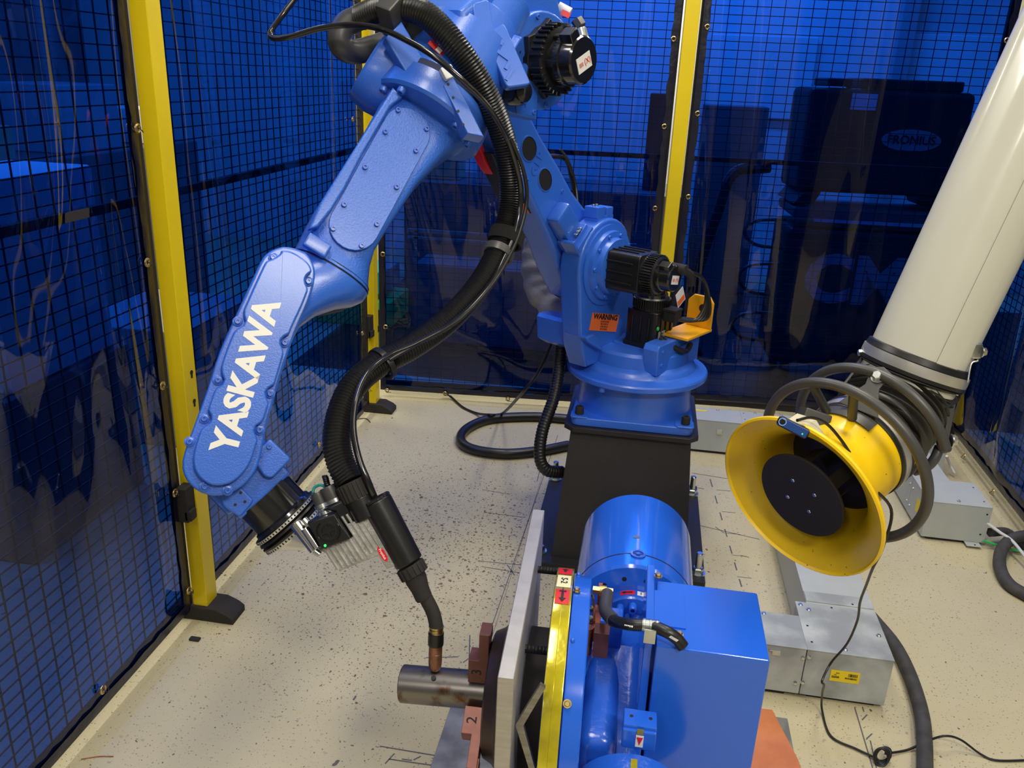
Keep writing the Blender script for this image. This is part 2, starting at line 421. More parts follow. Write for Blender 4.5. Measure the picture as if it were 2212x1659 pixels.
def hexbolt(g, p, n, r=.012, h=.01, washer=True, stud=0):
    M = zf(p, n)
    if washer: g.lathe([(r * 1.5, 0), (r * 1.5, h * .25), (0, h * .25)], M, 20)
    g.lathe([(r * 1.12, h * .25), (r * 1.12, h), (r * .9, h * 1.15), (0, h * 1.15)], M, 6)
    if stud: g.lathe([(r * .62, h), (r * .62, h + stud - .003), (r * .5, h + stud), (0, h + stud)], M, 16)

# ------------------------------------------------------------------ the setting: floor, shop walls, ceiling
g = G(); g.raw([(-5, -3, 0), (5, -3, 0), (5, 7.2, 0), (-5, 7.2, 0)], [(0, 1, 2, 3)])
g.m = 1
def mark(x0, y0, x1, y1, wd=.0016):      # felt-pen layout lines drawn on the floor
    a = V((x0, y0, .0006)); b = V((x1, y1, .0006)); d = (b - a).normalized(); n = V((-d.y, d.x, 0)) * wd
    g.raw([a - n, b - n, b + n, a + n], [(0, 1, 2, 3)])
def pmark(u0, v0, u1, v1, wd=.0016):
    a = at_z(u0, v0); b = at_z(u1, v1); mark(a.x, a.y, b.x, b.y, wd)
pmark(1205, 940, 1060, 1360, .0012); pmark(1180, 1000, 1040, 1450, .0006)
for i in range(9):
    y = 1035 + i * 36; pmark(1534 + i * 10.5, y, 1539 + i * 10.5, y + 17, .0022)
for i in range(7):
    y = 1058 + i * 47; pmark(1548 + i * 11, y, 1578 + i * 11, y + 3, .0013)
for a in [(1035, 1212, 1140, 1222), (1040, 1224, 1125, 1238), (1095, 1220, 1112, 1243), (1120, 1225, 1135, 1240), (1042, 1058, 1100, 1068),
          (1052, 1108, 1135, 1118), (820, 1612, 950, 1634), (840, 1640, 952, 1656), (868, 1640, 890, 1643), (893, 1642, 909, 1634), (832, 1650, 852, 1628),
          (920, 1421, 990, 1419), (1000, 1432, 1012, 1423), (1495, 1022, 1570, 1034), (1495, 1052, 1520, 1056), (1510, 1135, 1640, 1165),
          (1545, 1138, 1565, 1152), (1600, 1200, 1618, 1204), (1846, 1528, 1885, 1659), (1862, 1556, 1873, 1544), (1872, 1596, 1884, 1585), (1863, 1527, 1866, 1538),
          (1125, 1480, 1110, 1500), (1015, 1372, 1013, 1440), (1170, 1000, 1160, 1040), (1200, 1005, 1215, 1012), (1880, 1600, 1893, 1659)]:
    pmark(*a)
struct(g.build('floor', ['floor', 'pencil'], flat=True))
def wallq(name, a, b, c, d, m='wall'): struct(G().raw([a, b, c, d], [(0, 1, 2, 3)]).build(name, m, flat=True))
wallq('wall_back', (-5, 7.2, 0), (5, 7.2, 0), (5, 7.2, 3.5), (-5, 7.2, 3.5))
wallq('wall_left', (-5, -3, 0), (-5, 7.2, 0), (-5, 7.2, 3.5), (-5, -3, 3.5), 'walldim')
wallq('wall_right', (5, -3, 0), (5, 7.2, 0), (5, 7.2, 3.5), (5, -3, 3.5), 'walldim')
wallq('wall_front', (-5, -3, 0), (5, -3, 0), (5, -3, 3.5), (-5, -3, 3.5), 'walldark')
wallq('ceiling', (-5, -3, 3.5), (5, -3, 3.5), (5, 7.2, 3.5), (-5, 7.2, 3.5))

# ------------------------------------------------------------------ fence: posts, mesh panels, curtains
BD = V((.996, .09, 0)).normalized(); BN = V((BD.y, -BD.x, 0))           # back fence direction, normal into the cell
B0 = V((-1.217, 3.70, 0))
LP0 = V((-1.15, .35, 0)); LP1 = V((-1.165, 3.50, 0)); LD = (LP1 - LP0).normalized(); LN = V((LD.y, -LD.x, 0))
LO = LP0 - LN * .03
def post(label, p, d, wx=.044, wy=.058, foot=True):
    t = thing('fence_post', label, 'post', (p.x, p.y, 0), 0, 'yellow posts of the safety fence')
    nrm = V((-d.y, d.x, 0)); M = fr((p.x, p.y, 0), d, nrm)
    G().box((0, 0, 1.16), (wx, wy, 2.28), M, b=.003).build('post_tube', 'yellow', t)
    if foot:
        g = G()
        prof = [(-.10, .0), (.10, .0), (.10, .018), (.085, .03), (.05, .045), (-.05, .045), (-.085, .03), (-.10, .018)]
        Mf = fr((p.x, p.y, 0), d, V((0, 0, 1)))
        g.prism(prof, -.04, .04, Mf, b=.005); g.build('foot', 'matblack', t)
    return t, M
P1 = V((-1.155, 1.893, 0)); P2 = V((-1.184, 3.505, 0)); P3 = B0 + BD * 1.322; P4 = B0 + BD * 2.66
t1, M1 = post('yellow fence post nearest the camera on the left, with keyhole slots', P1, V((1, 0, 0)))
for z in (.74, .66):
    g = G(); c = V((P1.x + .0228, P1.y + .006, z)); g.cyl(c - V((.001, 0, 0)), c + V((.0012, 0, 0)), .006, n=16); g.box(c + V((0, 0, -.009)), (.0022, .006, .012)); g.build('keyhole', 'ink', t1)
t2, M2 = post('yellow fence post in the far left corner of the cell', P2, V((1, 0, 0)))
t3, M3 = post('yellow fence post behind the robot at the joint of the two back curtains', P3, BD, .06, .04)
t4, M4 = post('yellow fence post behind the top of the grey extraction duct', P4, BD, .07, .05)
def joint(name, p, z, t, dy=0):
    g = G(); g.box((p.x + .002, p.y - .045 + dy, z), (.03, .05, .10), b=.003); g.box((p.x + .016, p.y - .055 + dy, z - .03), (.02, .03, .03), b=.003); g.build(name, 'matblack', t)
joint('panel_clamp', P1, .385, t1); joint('panel_clamp', P2, .42, t2); joint('panel_clamp', P2, .42, t2, .085)

def panel(label, o, d, n, x0, x1, z0=.05, z1=2.2, sp=(.057, .044)):
    t = thing('mesh_panel', label, 'fence panel', tuple(o + d * ((x0 + x1) / 2)), 0, 'black wire mesh fence panels')
    M = fr(o, d, V((0, 0, 1)))                     # local x along, y up, z = into cell
    g = G(); wf = .022
    g.box((x0 + wf / 2, (z0 + z1) / 2, 0), (wf, z1 - z0, .02), M); g.box((x1 - wf / 2, (z0 + z1) / 2, 0), (wf, z1 - z0, .02), M)
    g.box(((x0 + x1) / 2, z0 + .011, 0), (x1 - x0, .022, .02), M); g.box(((x0 + x1) / 2, z1 - .011, 0), (x1 - x0, .022, .02), M)
    g.box(((x0 + x1) / 2, 1.187, 0), (x1 - x0, .020, .018), M)
    g.build('panel_frame', 'matblack', t)
    g = G(); r = .0014; k = int((x1 - x0) / sp[0])
    for i in range(1, k + 1):
        x = x0 + (x1 - x0) * i / (k + 1); g.box((x, (z0 + z1) / 2, -.004), (2 * r, z1 - z0, 2 * r), M)
    k = int((z1 - z0) / sp[1])
    for i in range(1, k + 1):
        z = z0 + (z1 - z0) * i / (k + 1); g.box(((x0 + x1) / 2, z, -.001), (x1 - x0, 2 * r, 2 * r), M)
    g.build('wire_mesh', 'wire', t, flat=True)
def curtain(label, o, d, n, x0, x1, z0, z1, folds, seed, grom=(), amp=1.0):
    """folded sheet of tinted vinyl with a dark doubled hem and brass eyelets"""
    rnd = random.Random(seed); W_ = x1 - x0; H_ = z1 - z0
    t = thing('welding_curtain', label, 'curtain', tuple(o + d * ((x0 + x1) / 2)), 0, 'blue welding curtains')
    wav = [(rnd.uniform(2, 8), rnd.uniform(0, 6), rnd.uniform(.0008, .0028), rnd.uniform(-1.2, 1.2)) for _ in range(6)]
    def disp(u, v):
        e = min(1, min(u, 1 - u) * 9) * min(1, v * 10)
        s = 0
        for f, ph, a, sk in wav: s += a * sin(f * (u * W_ * 2.2) + ph + sk * v * 3)
        for cu, cv, du, dv, a, ang in folds:      # individual drape folds
            x = (u - cu); y = (v - cv); xr = x * cos(ang) + y * sin(ang); yr = -x * sin(ang) + y * cos(ang)
            s += a * math.exp(-(xr / du) ** 2 - (yr / dv) ** 2)
        s *= e * amp
        return s if s > 0 else -.012 * (1 - math.exp(s / .012))
    nx, nz = 96, 150; vs = []; fs = []
    for j in range(nz + 1):
        for i in range(nx + 1):
            u = i / nx; v = j / nz; vs.append(o + d * (x0 + W_ * u) + V((0, 0, z0 + H_ * v)) + n * (.018 + disp(u, v)))
    for j in range(nz):
        for i in range(nx): a = j * (nx + 1) + i; fs.append((a, a + 1, a + nx + 2, a + nx + 1))
    g = G(); g.raw(vs, fs); g.build('sheet', 'vinyl', t, ang=80)
    # hem strips
    g = G(); hw = .028
    def strip(pa, pb, side):
        N = 60; vs = []; fs = []
        for i in range(N + 1):
            p = pa.lerp(pb, i / N); wob = n * (.021 + rnd.uniform(0, .004)) ; k = side * (hw + rnd.uniform(-.004, .004))
            vs += [p + n * .021, p + n * (.021 + rnd.uniform(.0, .004)) + k * .5, p + wob + k]
        for i in range(N): a = i * 3; fs += [(a, a + 1, a + 4, a + 3), (a + 1, a + 2, a + 5, a + 4)]
        g.raw(vs, fs)
    A = o + d * x0; B = o + d * x1
    strip(A + V((0, 0, z0)), A + V((0, 0, z1)), d); strip(B + V((0, 0, z0)), B + V((0, 0, z1)), -d); strip(A + V((0, 0, z0)), B + V((0, 0, z0)), V((0, 0, 1)))
    g.build('hem', 'hem', t, ang=80)
    for (u, v) in grom:
        p = at_plane(u, v, o + n * .028, n)
        g = G(); M = zf(p, n); prof = [(.0055, 0), (.0060, .0025), (.0085, .0035), (.011, .002), (.0115, 0)]
        g.lathe(prof + [(.0055, 0)], M, 20)
        e = g.build('eyelet', 'brass', t)
        g = G(); g.tube([p + n * .004, p + n * .012 + V((0, 0, -.006)), p + V((d.x * .02, d.y * .02, -.01))], .0013, 6, sm=3)
        g.build('cable_tie', 'rubber', e)
    return t
UP = V((0, 0, 1))
panel('black wire mesh panel on the left, nearest the camera', LO, LD, LN, .0, 1.512, sp=(.0525, .031))
panel('black wire mesh panel on the left, between the two left posts', LO, LD, LN, 1.575, 3.10, sp=(.0505, .031))
panel('black wire mesh panel behind the robot, left of the middle back post', B0 - BN * .02, BD, BN, .01, 1.285, sp=(.058, .034))
panel('black wire mesh panel in the back right, in front of the power source', B0 - BN * .02, BD, BN, 1.36, 2.60, sp=(.058, .034))
RD = V((-.02, -1, 0)).normalized(); RN = V((RD.y, -RD.x, 0)); RO = V((1.475, 3.90, 0))
panel('black wire mesh panel on the right side of the cell', RO - RN * .02, RD, RN, .02, 2.0, sp=(.052, .031))
curtain('blue transparent welding curtain on the left, nearest the camera', LO, LD, LN, -.05, 1.482, .052, 2.2,
        [(.30, .42, .05, .5, .022, .25), (.55, .38, .06, .45, .020, -.5), (.78, .40, .035, .3, -.018, -.45), (.92, .20, .02, .3, .015, .05), (.62, .2, .05, .25, -.02, -.6), (.4, .16, .12, .09, .03, .2), (.8, .62, .03, .3, .01, 0), (.25, .7, .03, .3, .012, .1)],
        3, [(297, 277), (318, 567), (351, 833), (378, 1065), (408, 1276), (222, 1490)], 1.5)
curtain('blue transparent welding curtain on the left, behind the lettered robot arm', LO, LD, LN, 1.585, 2.985, .052, 2.2,
        [(.15, .5, .04, .5, .014, .1), (.35, .3, .05, .3, -.012, .3), (.6, .25, .08, .2, .015, .2), (.85, .5, .04, .5, -.01, 0)],
        5, [(762, 258), (783, 720), (690, 960), (627, 1036), (798, 842)], 1.2)
curtain('blue transparent welding curtain behind the hanging hose, left of the middle back post', B0, BD, BN, .01, 1.275, .035, 2.2,
        [(.18, .35, .05, .4, .014, .4), (.35, .12, .3, .05, .022, -.3), (.5, .3, .06, .3, -.01, .3), (.75, .5, .05, .5, .012, 0), (.92, .45, .03, .5, -.01, 0)],
        11, [(827, 549), (833, 706), (836, 843), (961, 850), (1097, 862), (1455, 84), (1435, 273), (1415, 450)], 1.0)
curtain('blue transparent welding curtain in the back right, hanging in front of the power source', B0, BD, BN, 1.365, 2.60, .09, 2.2,
        [(.08, .3, .04, .5, .03, .05), (.2, .35, .04, .4, -.02, .0), (.35, .4, .05, .5, .02, .08), (.5, .25, .08, .3, .02, -.1), (.3, .08, .2, .06, .04, 0), (.62, .7, .03, .4, .012, 0), (.85, .5, .04, .6, -.01, 0)],
        17, [(1528, 58), (1507, 245), (1487, 425), (1468, 592), (2175, 87), (2128, 283)], 1.4)
curtain('blue transparent welding curtain on the right side, over the grey wireway corner', RO, RD, RN, .03, 2.0, .06, 2.2,
        [(.1, .4, .03, .6, .03, 0), (.2, .3, .03, .6, -.025, 0), (.32, .35, .035, .5, .035, 0), (.45, .2, .05, .3, -.03, .1), (.6, .25, .05, .3, .04, 0)],
        23, [(2083, 985), (2145, 1062)], 1.6)

# ------------------------------------------------------------------ things beyond the fence, seen through the vinyl
def furn(name, label, cat, c, size, m, b=.01, group=None):
    o = G().box((c[0], c[1], c[2] + size[2] / 2), size, b=b).build(name, m); tag(o, label, cat, group); return o
# welding power source on its cart
t = thing('power_source', 'dark welding power source with oval badge on a cart behind the right curtain', 'welder', (1.12, 4.72, .94))
M = fr((1.10, 4.72, .94), (.985, .12, 0), (-.12, .985, 0))
g = G(); g.box((0, 0, .31), (.80, .34, .50), M, b=.03); g.build('housing', 'darkbox', t)
g = G(); g.prism([(-.40, .0), (-.30, 0), (-.27, .06), (-.36, .06)], -.17, .17, M @ fr((0, 0, 0), (1, 0, 0), (0, 0, 1)), b=.01); g.prism([(.40, .0), (.30, 0), (.27, .06), (.36, .06)], -.17, .17, M @ fr((0, 0, 0), (1, 0, 0), (0, 0, 1)), b=.01)
g.box((.1, 0, .585), (.5, .24, .05), M, b=.01); g.box((-.25, 0, .585), (.12, .24, .04), M, b=.01); g.build('corner_guard', 'darkbox', t)
g = G(); Mo = M @ fr((.12, -.174, .33), (1, 0, 0), (0, 0, 1)); g.lathe([(0, 0), (1, 0), (1, .004), (0, .004)], Mo @ Matrix.Diagonal((.145, .052, 1, 1)), 40); bd = g.build('badge', 'screen', t)
g = G(); text(g, 'FRONIUS', M @ fr((.12, -.180, .33), (1, 0, 0), (0, 0, 1)), .058, .001, .001); g.build('badge_lettering', 'ink', bd)
g = G(); g.box((-.14, -.175, .50), (.12, .008, .075), M); g.build('rating_plate', 'white', t)
t = thing('welder_cart', 'dark equipment cart with large CMT lettering behind the right curtain', 'cart', (1.12, 4.72, 0))
M = fr((1.13, 4.70, 0), (.995, .05, 0), (-.05, .995, 0))
g = G(); g.box((0, 0, .46), (.86, .42, .74), M, b=.04); g.build('cart_body', 'darkbox', t)
g = G(); g.box((0, .0, .90), (.84, .40, .05), M, b=.01); g.build('cart_shelf', 'shelfgrey', t)
g = G(); g.box((.0, -.20, .868), (.62, .02, .018), M); g.build('shelf_rail', 'palebox', t)
g = G(); text(g, 'CMT', M @ fr((.04, -.213, .56), (1, 0, 0), (0, 0, 1)), .34, .002, .012); g.build('cart_lettering', 'screen', t)
for sx in (-.33, .33):
    for sy in (-.15, .15): G().cyl(M @ V((sx - .02, sy, .045)), M @ V((sx + .02, sy, .045)), .045, n=20).build('wheel', 'rubber', t)
g = G()
g.tube([(.60, 4.65, 1.10), (.42, 4.62, 1.06), (.36, 4.60, .85), (.30, 4.62, .55), (.26, 4.66, .2), (.36, 4.7, .03)], .03, 10)
tag(g.build('cable_bundle', 'rubber'), 'thick dark cable bundle drooping from the left of the power source', 'cable')
for i, (y0, zz, r) in enumerate([(4.60, .78, .075), (4.58, .54, .085), (4.60, .28, .08)]):
    g = G(); g.tube([(.70, 4.52, zz + r), (.55, 4.5, zz + r * .8), (.50, 4.5, zz), (.56, 4.5, zz - r * .8), (.70, 4.52, zz - r)], .009, 8)
    tag(g.build('looped_cable', 'rubber'), ['looped cable on the left flank of the cart, topmost of three', 'looped cable on the left flank of the cart, middle of three', 'looped cable on the left flank of the cart, lowest of three'][i], 'cable')
o = G().box((.5, 5.25, .001), (4.6, 2.5, .002)).build('darkening_mat', 'rubber'); tag(o, 'wide black mat added on the floor beyond the back curtains to darken the view', 'mat')  # added dark sheet so the lower back curtains look dark
# back-left area: bench, white cabinet, stool, cartons
furn('workbench', 'long dark workbench beyond the back curtain', 'bench', (-.70, 5.95, 0), (1.9, .7, .80), 'shelfgrey')
furn('tall_cabinet', 'tall pale cabinet beyond the back curtain, left of the robot arm', 'cabinet', (-1.12, 6.55, 0), (.36, .3, 1.9), 'palebox')
furn('grey_case', 'small grey case standing on the bench in front of the pale cabinet', 'case', (-1.05, 5.75, .80), (.22, .2, .16), 'screen')
furn('carton', 'brown carton on the bench beyond the back curtain', 'box', (-1.42, 5.85, .80), (.24, .22, .26), 'card')
furn('storage_cabinet', 'dark tall cabinet behind the middle back post', 'cabinet', (.55, 6.6, 0), (.45, .3, 1.35), 'shelfgrey')
furn('notice_board', 'pale notice board on the back wall above the cart', 'board', (.75, 7.17, 1.25), (.8, .03, .6), 'palebox')
furn('notice_board', 'wide pale sheet on the back wall right of the power source', 'board', (2.2, 7.17, 1.0), (.9, .03, .9), 'white')
furn('red_cylinder', 'red cylinder standing on the bench beyond the back curtain right of the elbow motor', 'bottle', (-.0, 5.9, .80), (.12, .12, .62), 'redsh')
furn('conduit', 'vertical grey pipe on the back wall', 'pipe', (1.75, 7.1, 0), (.12, .1, 3.3), 'screen')
furn('conduit', 'second vertical grey pipe on the back wall, nearer the corner', 'pipe', (2.75, 7.1, 0), (.10, .1, 3.3), 'shelfgrey')
furn('shelf_unit', 'low dark shelf unit beyond the lower back curtain', 'shelf', (-.65, 4.75, 0), (1.3, .3, .46), 'shelfgrey')
g = G(); g.box((-.7, 4.66, .64), (1.3, .02, .02)); g.box((-.7, 4.66, .60), (1.3, .02, .012)); g.box((-1.3, 4.66, .55), (.02, .02, .18)); g.box((-.1, 4.66, .55), (.02, .02, .18)); tag(g.build('steel_rail', 'zinc'), 'pair of bright rails beyond the back curtain', 'rail')
# left area: racks and crates
furn('storage_rack', 'dark storage rack beyond the left curtains', 'rack', (-3.2, 3.9, 0), (.6, 2.6, 1.02), 'shelfgrey')
k = 0
for (y, z, s, m, lab) in [(2.95, 1.02, (.4, .5, .28), 'palebox', 'pale carton on the dark rack, nearest the camera'), (3.55, 1.02, (.4, .3, .16), 'card', 'brown carton on the dark rack, second from the camera'),
                          (4.3, 1.02, (.4, .5, .34), 'screen', 'grey machine on the dark rack'), (4.95, 1.02, (.4, .3, .2), 'white', 'white box at the far end of the dark rack')]:
    furn('rack_box', lab, 'box', (-3.2, y, z), s, m)
furn('tool_cabinet', 'dark tool cabinet beyond the near left curtain', 'cabinet', (-2.5, 1.55, 0), (.5, .9, 1.30), 'shelfgrey')
furn('bright_crate', 'pale crate in front of the tool cabinet beyond the near left curtain', 'box', (-1.95, 2.3, .55), (.3, .5, .62), 'palebox')
furn('crate_stand', 'low dark stand under the pale crate', 'stand', (-1.95, 2.3, 0), (.34, .6, .55), 'shelfgrey')
furn('shop_cart', 'low shop cart with a grey top beyond the left curtain', 'cart', (-2.0, 3.2, 0), (.5, .6, .5), 'screen')
furn('parts_bin', 'green bin seen in the gap beside the corner post', 'bin', (-1.75, 5.0, 0), (.5, .4, .16), 'green')
furn('parts_bin', 'teal bin on top of the green bin', 'bin', (-1.75, 5.0, .20), (.4, .35, .14), 'teal')

# ------------------------------------------------------------------ robot pedestal
SX, SY = .009, 2.675
S0 = V((SX, SY, 0))
t = thing('robot_pedestal', 'black steel pedestal bolted to the floor under the blue robot', 'pedestal', (SX, SY, 0))
g = G(); g.box((0, SY + .005, .0125), (.57, .68, .025), b=.002); g.build('base_plate', 'pedblack', t)
g = G(); a, b_ = .208, .190
g.raw([(SX - a - .01, SY - .292, .025), (SX + a + .01, SY - .292, .025), (SX + a, SY + .28, .025), (SX - a, SY + .28, .025), (SX - b_, SY - b_ + .004, .438), (SX + b_, SY - b_ + .004, .438), (SX + b_, SY + b_, .438), (SX - b_, SY + b_, .438)],
      [(0, 1, 5, 4), (1, 2, 6, 5), (2, 3, 7, 6), (3, 0, 4, 7), (0, 3, 2, 1), (4, 5, 6, 7)])
g.build('column', 'pedblack', t)
g = G(); c_ = .212; k = .03
g.prism([(SX - c_ + k, SY - c_), (SX + c_ - k, SY - c_), (SX + c_, SY - c_ + k), (SX + c_, SY + c_ - k), (SX + c_ - k, SY + c_), (SX - c_ + k, SY + c_), (SX - c_, SY + c_ - k), (SX - c_, SY - c_ + k)], .438, .454, b=.0015)
g.build('top_plate', 'pedblack', t)
for (x, y) in ((-.252, SY - .27), (.262, SY - .285), (-.262, SY + .27), (.262, SY + .27)):
    g = G(); hexbolt(g, (x, y, .025), (0, 0, 1), .017, .02, stud=.055); g.build('anchor_bolt', 'zinc', t)

# ------------------------------------------------------------------ robot (local frame: x along the arm, y to its side, z up)
ANG = radians(31.0)
RZ = atan2(-cos(ANG), -sin(ANG))
robot = thing('welding_robot', 'large blue six-axis welding robot with lettering on its wrist arm', 'robot', (SX, SY, .454), RZ)
RM = Matrix.Translation(S0) @ Matrix.Rotation(RZ, 4, 'Z')       # robot frame from floor level
def Rp(x, y, z): return RM @ V((x, y, z))
Rl = RM.to_3x3()
side = Rl @ V((0, 1, 0)); fwd = Rl @ V((1, 0, 0))
def RS(s=0): return fr(Rp(0, s, 0), fwd, V((0, 0, 1))) @ Matrix.Diagonal((1, 1, -1, 1))   # XY = arm plane, +Z = side
# RS: x=fwd, y=up, z = fwd x up = -side, flipped so that +z is +side
# --- fixed base
g = G(); q = .193
pts = roundpoly([(-q, -q), (q, -q), (q, q), (-q, q)], .03)
g.prism([(SX + x, SY + y) for x, y in pts], .454, .482, b=.004)
for sx in (-1, 1):
    for sy in (-1, 1):
        g.prism([(SX + sx * .19 + x, SY + sy * .19 + y) for x, y in roundpoly([(-.028, -.028), (.028, -.028), (.028, .028), (-.028, .028)], .012)] if 0 else
                [(SX + sx * .165 + x, SY + sy * .165 + y) for x, y in roundpoly([(-.03, -.03), (.03, -.03), (.03, .03), (-.03, .03)], .015)], .48, .486, b=.002)
g.lathe([(.0, .478), (.192, .478), (.186, .50), (.183, .575), (.183, .59), (0, .59)], Matrix.Translation((SX, SY, 0)), 72)
g.cyl((SX - .10, SY - .192, .578), (SX - .10, SY - .192, .592), .010, n=16)
g.build('robot_base', 'blue', robot)
for sx in (-1, 1):
    for sy in (-1, 1):
        g = G(); screw(g, (SX + sx * .168, SY + sy * .168, .486), (0, 0, 1), .014, .026); g.build('base_bolt', 'matblack', robot)
# --- swing frame: flange, turret, bracket, side boxes
g = G()
g.lathe([(0, .592), (.225, .592), (.231, .597), (.231, .610), (.227, .615), (.205, .618), (.192, .624), (.186, .634), (.178, .642), (.165, .648), (.161, .685), (.152, .694), (0, .697)], Matrix.Translation((SX, SY, 0)), 96)
A = RS(0)
Lc = (.15, .96); Rr = .142
arc = [(Lc[0] + Rr * cos(radians(a)), Lc[1] + Rr * sin(radians(a))) for a in range(-20, 150, 10)]
# side cheek carrying the lower-arm joint
cheek = [(.215, .640), (.245, .70), (.262, .76), (.272, .83)] + arc + [(.018, .93), (.0, .88), (-.03, .83), (-.075, .78), (-.13, .73), (-.175, .68), (-.185, .64)]
g.prism(cheek, -.128, -.052, A, b=.010)
g.build('swing_frame', 'blue', robot)
sf = robot.children[-1]
g = G(); g.box((0, 0, 0), (.25, .17, .05), fr(Rp(-.04, .03, .680), fwd, side), b=.014)
g.prism([(-.13, .640), (.125, .640), (.135, .722), (.125, .738), (-.09, .742), (-.13, .735)], .095, .150, A, b=.005, seg=3)
g.build('turret_box', 'blue', robot)
for (x, z) in ((.105, .715), (.0, .718), (.105, .672), (-.03, .69)):
    g = G(); c = Rp(x, .150, z); screw(g, c, side, .006, .004); g.build('turret_bolt', 'blue', robot)
# ribs either side of the cheek foot
g = G()
g.prism([(.17, .690), (.25, .735), (.262, .752), (.22, .755), (.17, .73)], -.12, -.03, A, b=.006)
g.prism([(.04, .700), (-.13, .690), (-.145, .705), (-.13, .722), (.02, .712)], -.06, -.005, A, b=.005)
g.build('stiffener', 'blue', robot)
# cable entry box on the far side
g = G(); g.prism([(.02, .655), (.19, .675), (.235, .70), (.245, .775), (.235, .785), (.10, .785), (.02, .78)], -.245, -.12, A, b=.010); 
g.build('cable_box', 'blue', robot)
# recess window in the cheek foot: flat plate, its shade put into the colour
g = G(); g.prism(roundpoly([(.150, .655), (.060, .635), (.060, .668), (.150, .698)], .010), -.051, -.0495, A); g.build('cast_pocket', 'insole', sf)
# clamp block on top of the joint
g = G(); tb = fr(Rp(.155, -.09, 1.098), fwd, side)
g.box((0, 0, .002), (.085, .05, .02), tb, b=.003); g.box((.024, 0, .022), (.042, .05, .034), tb, b=.003); g.box((-.022, 0, .020), (.034, .05, .030), tb, b=.003); g.build('clamp_block', 'blue', robot)
for dx in (.016, .032):
    g = G(); screw(g, tb @ V((dx, 0, .039)), (0, 0, 1), .005, .006); g.build('clamp_screw', 'zinc', robot)
# reducer rings on the motor side of the joint
g = G(); Mz = fr(Rp(.15, -.052, .96), side, V((0, 0, 1)), None) ; Mz = zf(Rp(.15, -.052, .96), side)
g.lathe([(0, 0), (.125, 0), (.125, .006), (.108, .008), (.105, .020), (.088, .022), (.084, .040), (0, .042)], Mz, 64); g.build('reducer_ring', 'blue', robot)
for i in range(10):
    a = 2 * pi * i / 10 + .3; g = G(); screw(g, Mz @ V((.096 * cos(a), .096 * sin(a), .021)), side, .006, .006); g.build('ring_bolt', 'blue', robot)
# warning label on the cheek
def label_plate(name, M, wd, hd, mt, parent, texts=(), th=.0008, ink='ink', sx=1):
    g = G(); g.box((0, 0, 0), (wd, hd, th), M); o = g.build(name, mt, parent)
    if texts:
        g = G()
        for (s, x, y, sz, b) in texts: text(g, s, M @ Matrix.Translation((x, y, th)), sz, .0002, b, sx=sx)
        o2 = g.build(name + '_print', ink, o)
    return o
lm = fr(Rp(.136, -.0510, .773), -fwd + V((0, 0, -.24)), V((0, 0, 1)))
label_plate('warning_label', lm, .158, .056, 'orange', robot,
            [('WARNING', 0, .017, .024, .0009), ('LET US FIX THIS AREA', 0, .004, .0065, 0), ('DO NOT ENTER ROBOT', 0, -.004, .0065, 0), ('WORK AREA WHILE IN', 0, -.012, .0065, 0), ('AUTOMATIC MODE', 0, -.020, .0065, 0)][:1] +
            [('||| || |||| || ||| |||| ||', 0, .003, .006, 0), ('||||| || ||| |||| || ||', 0, -.005, .006, 0), ('|| |||| || |||| || |||', 0, -.013, .006, 0), ('|||| ||| || ||||| |||', 0, -.021, .006, 0)], sx=1.2)

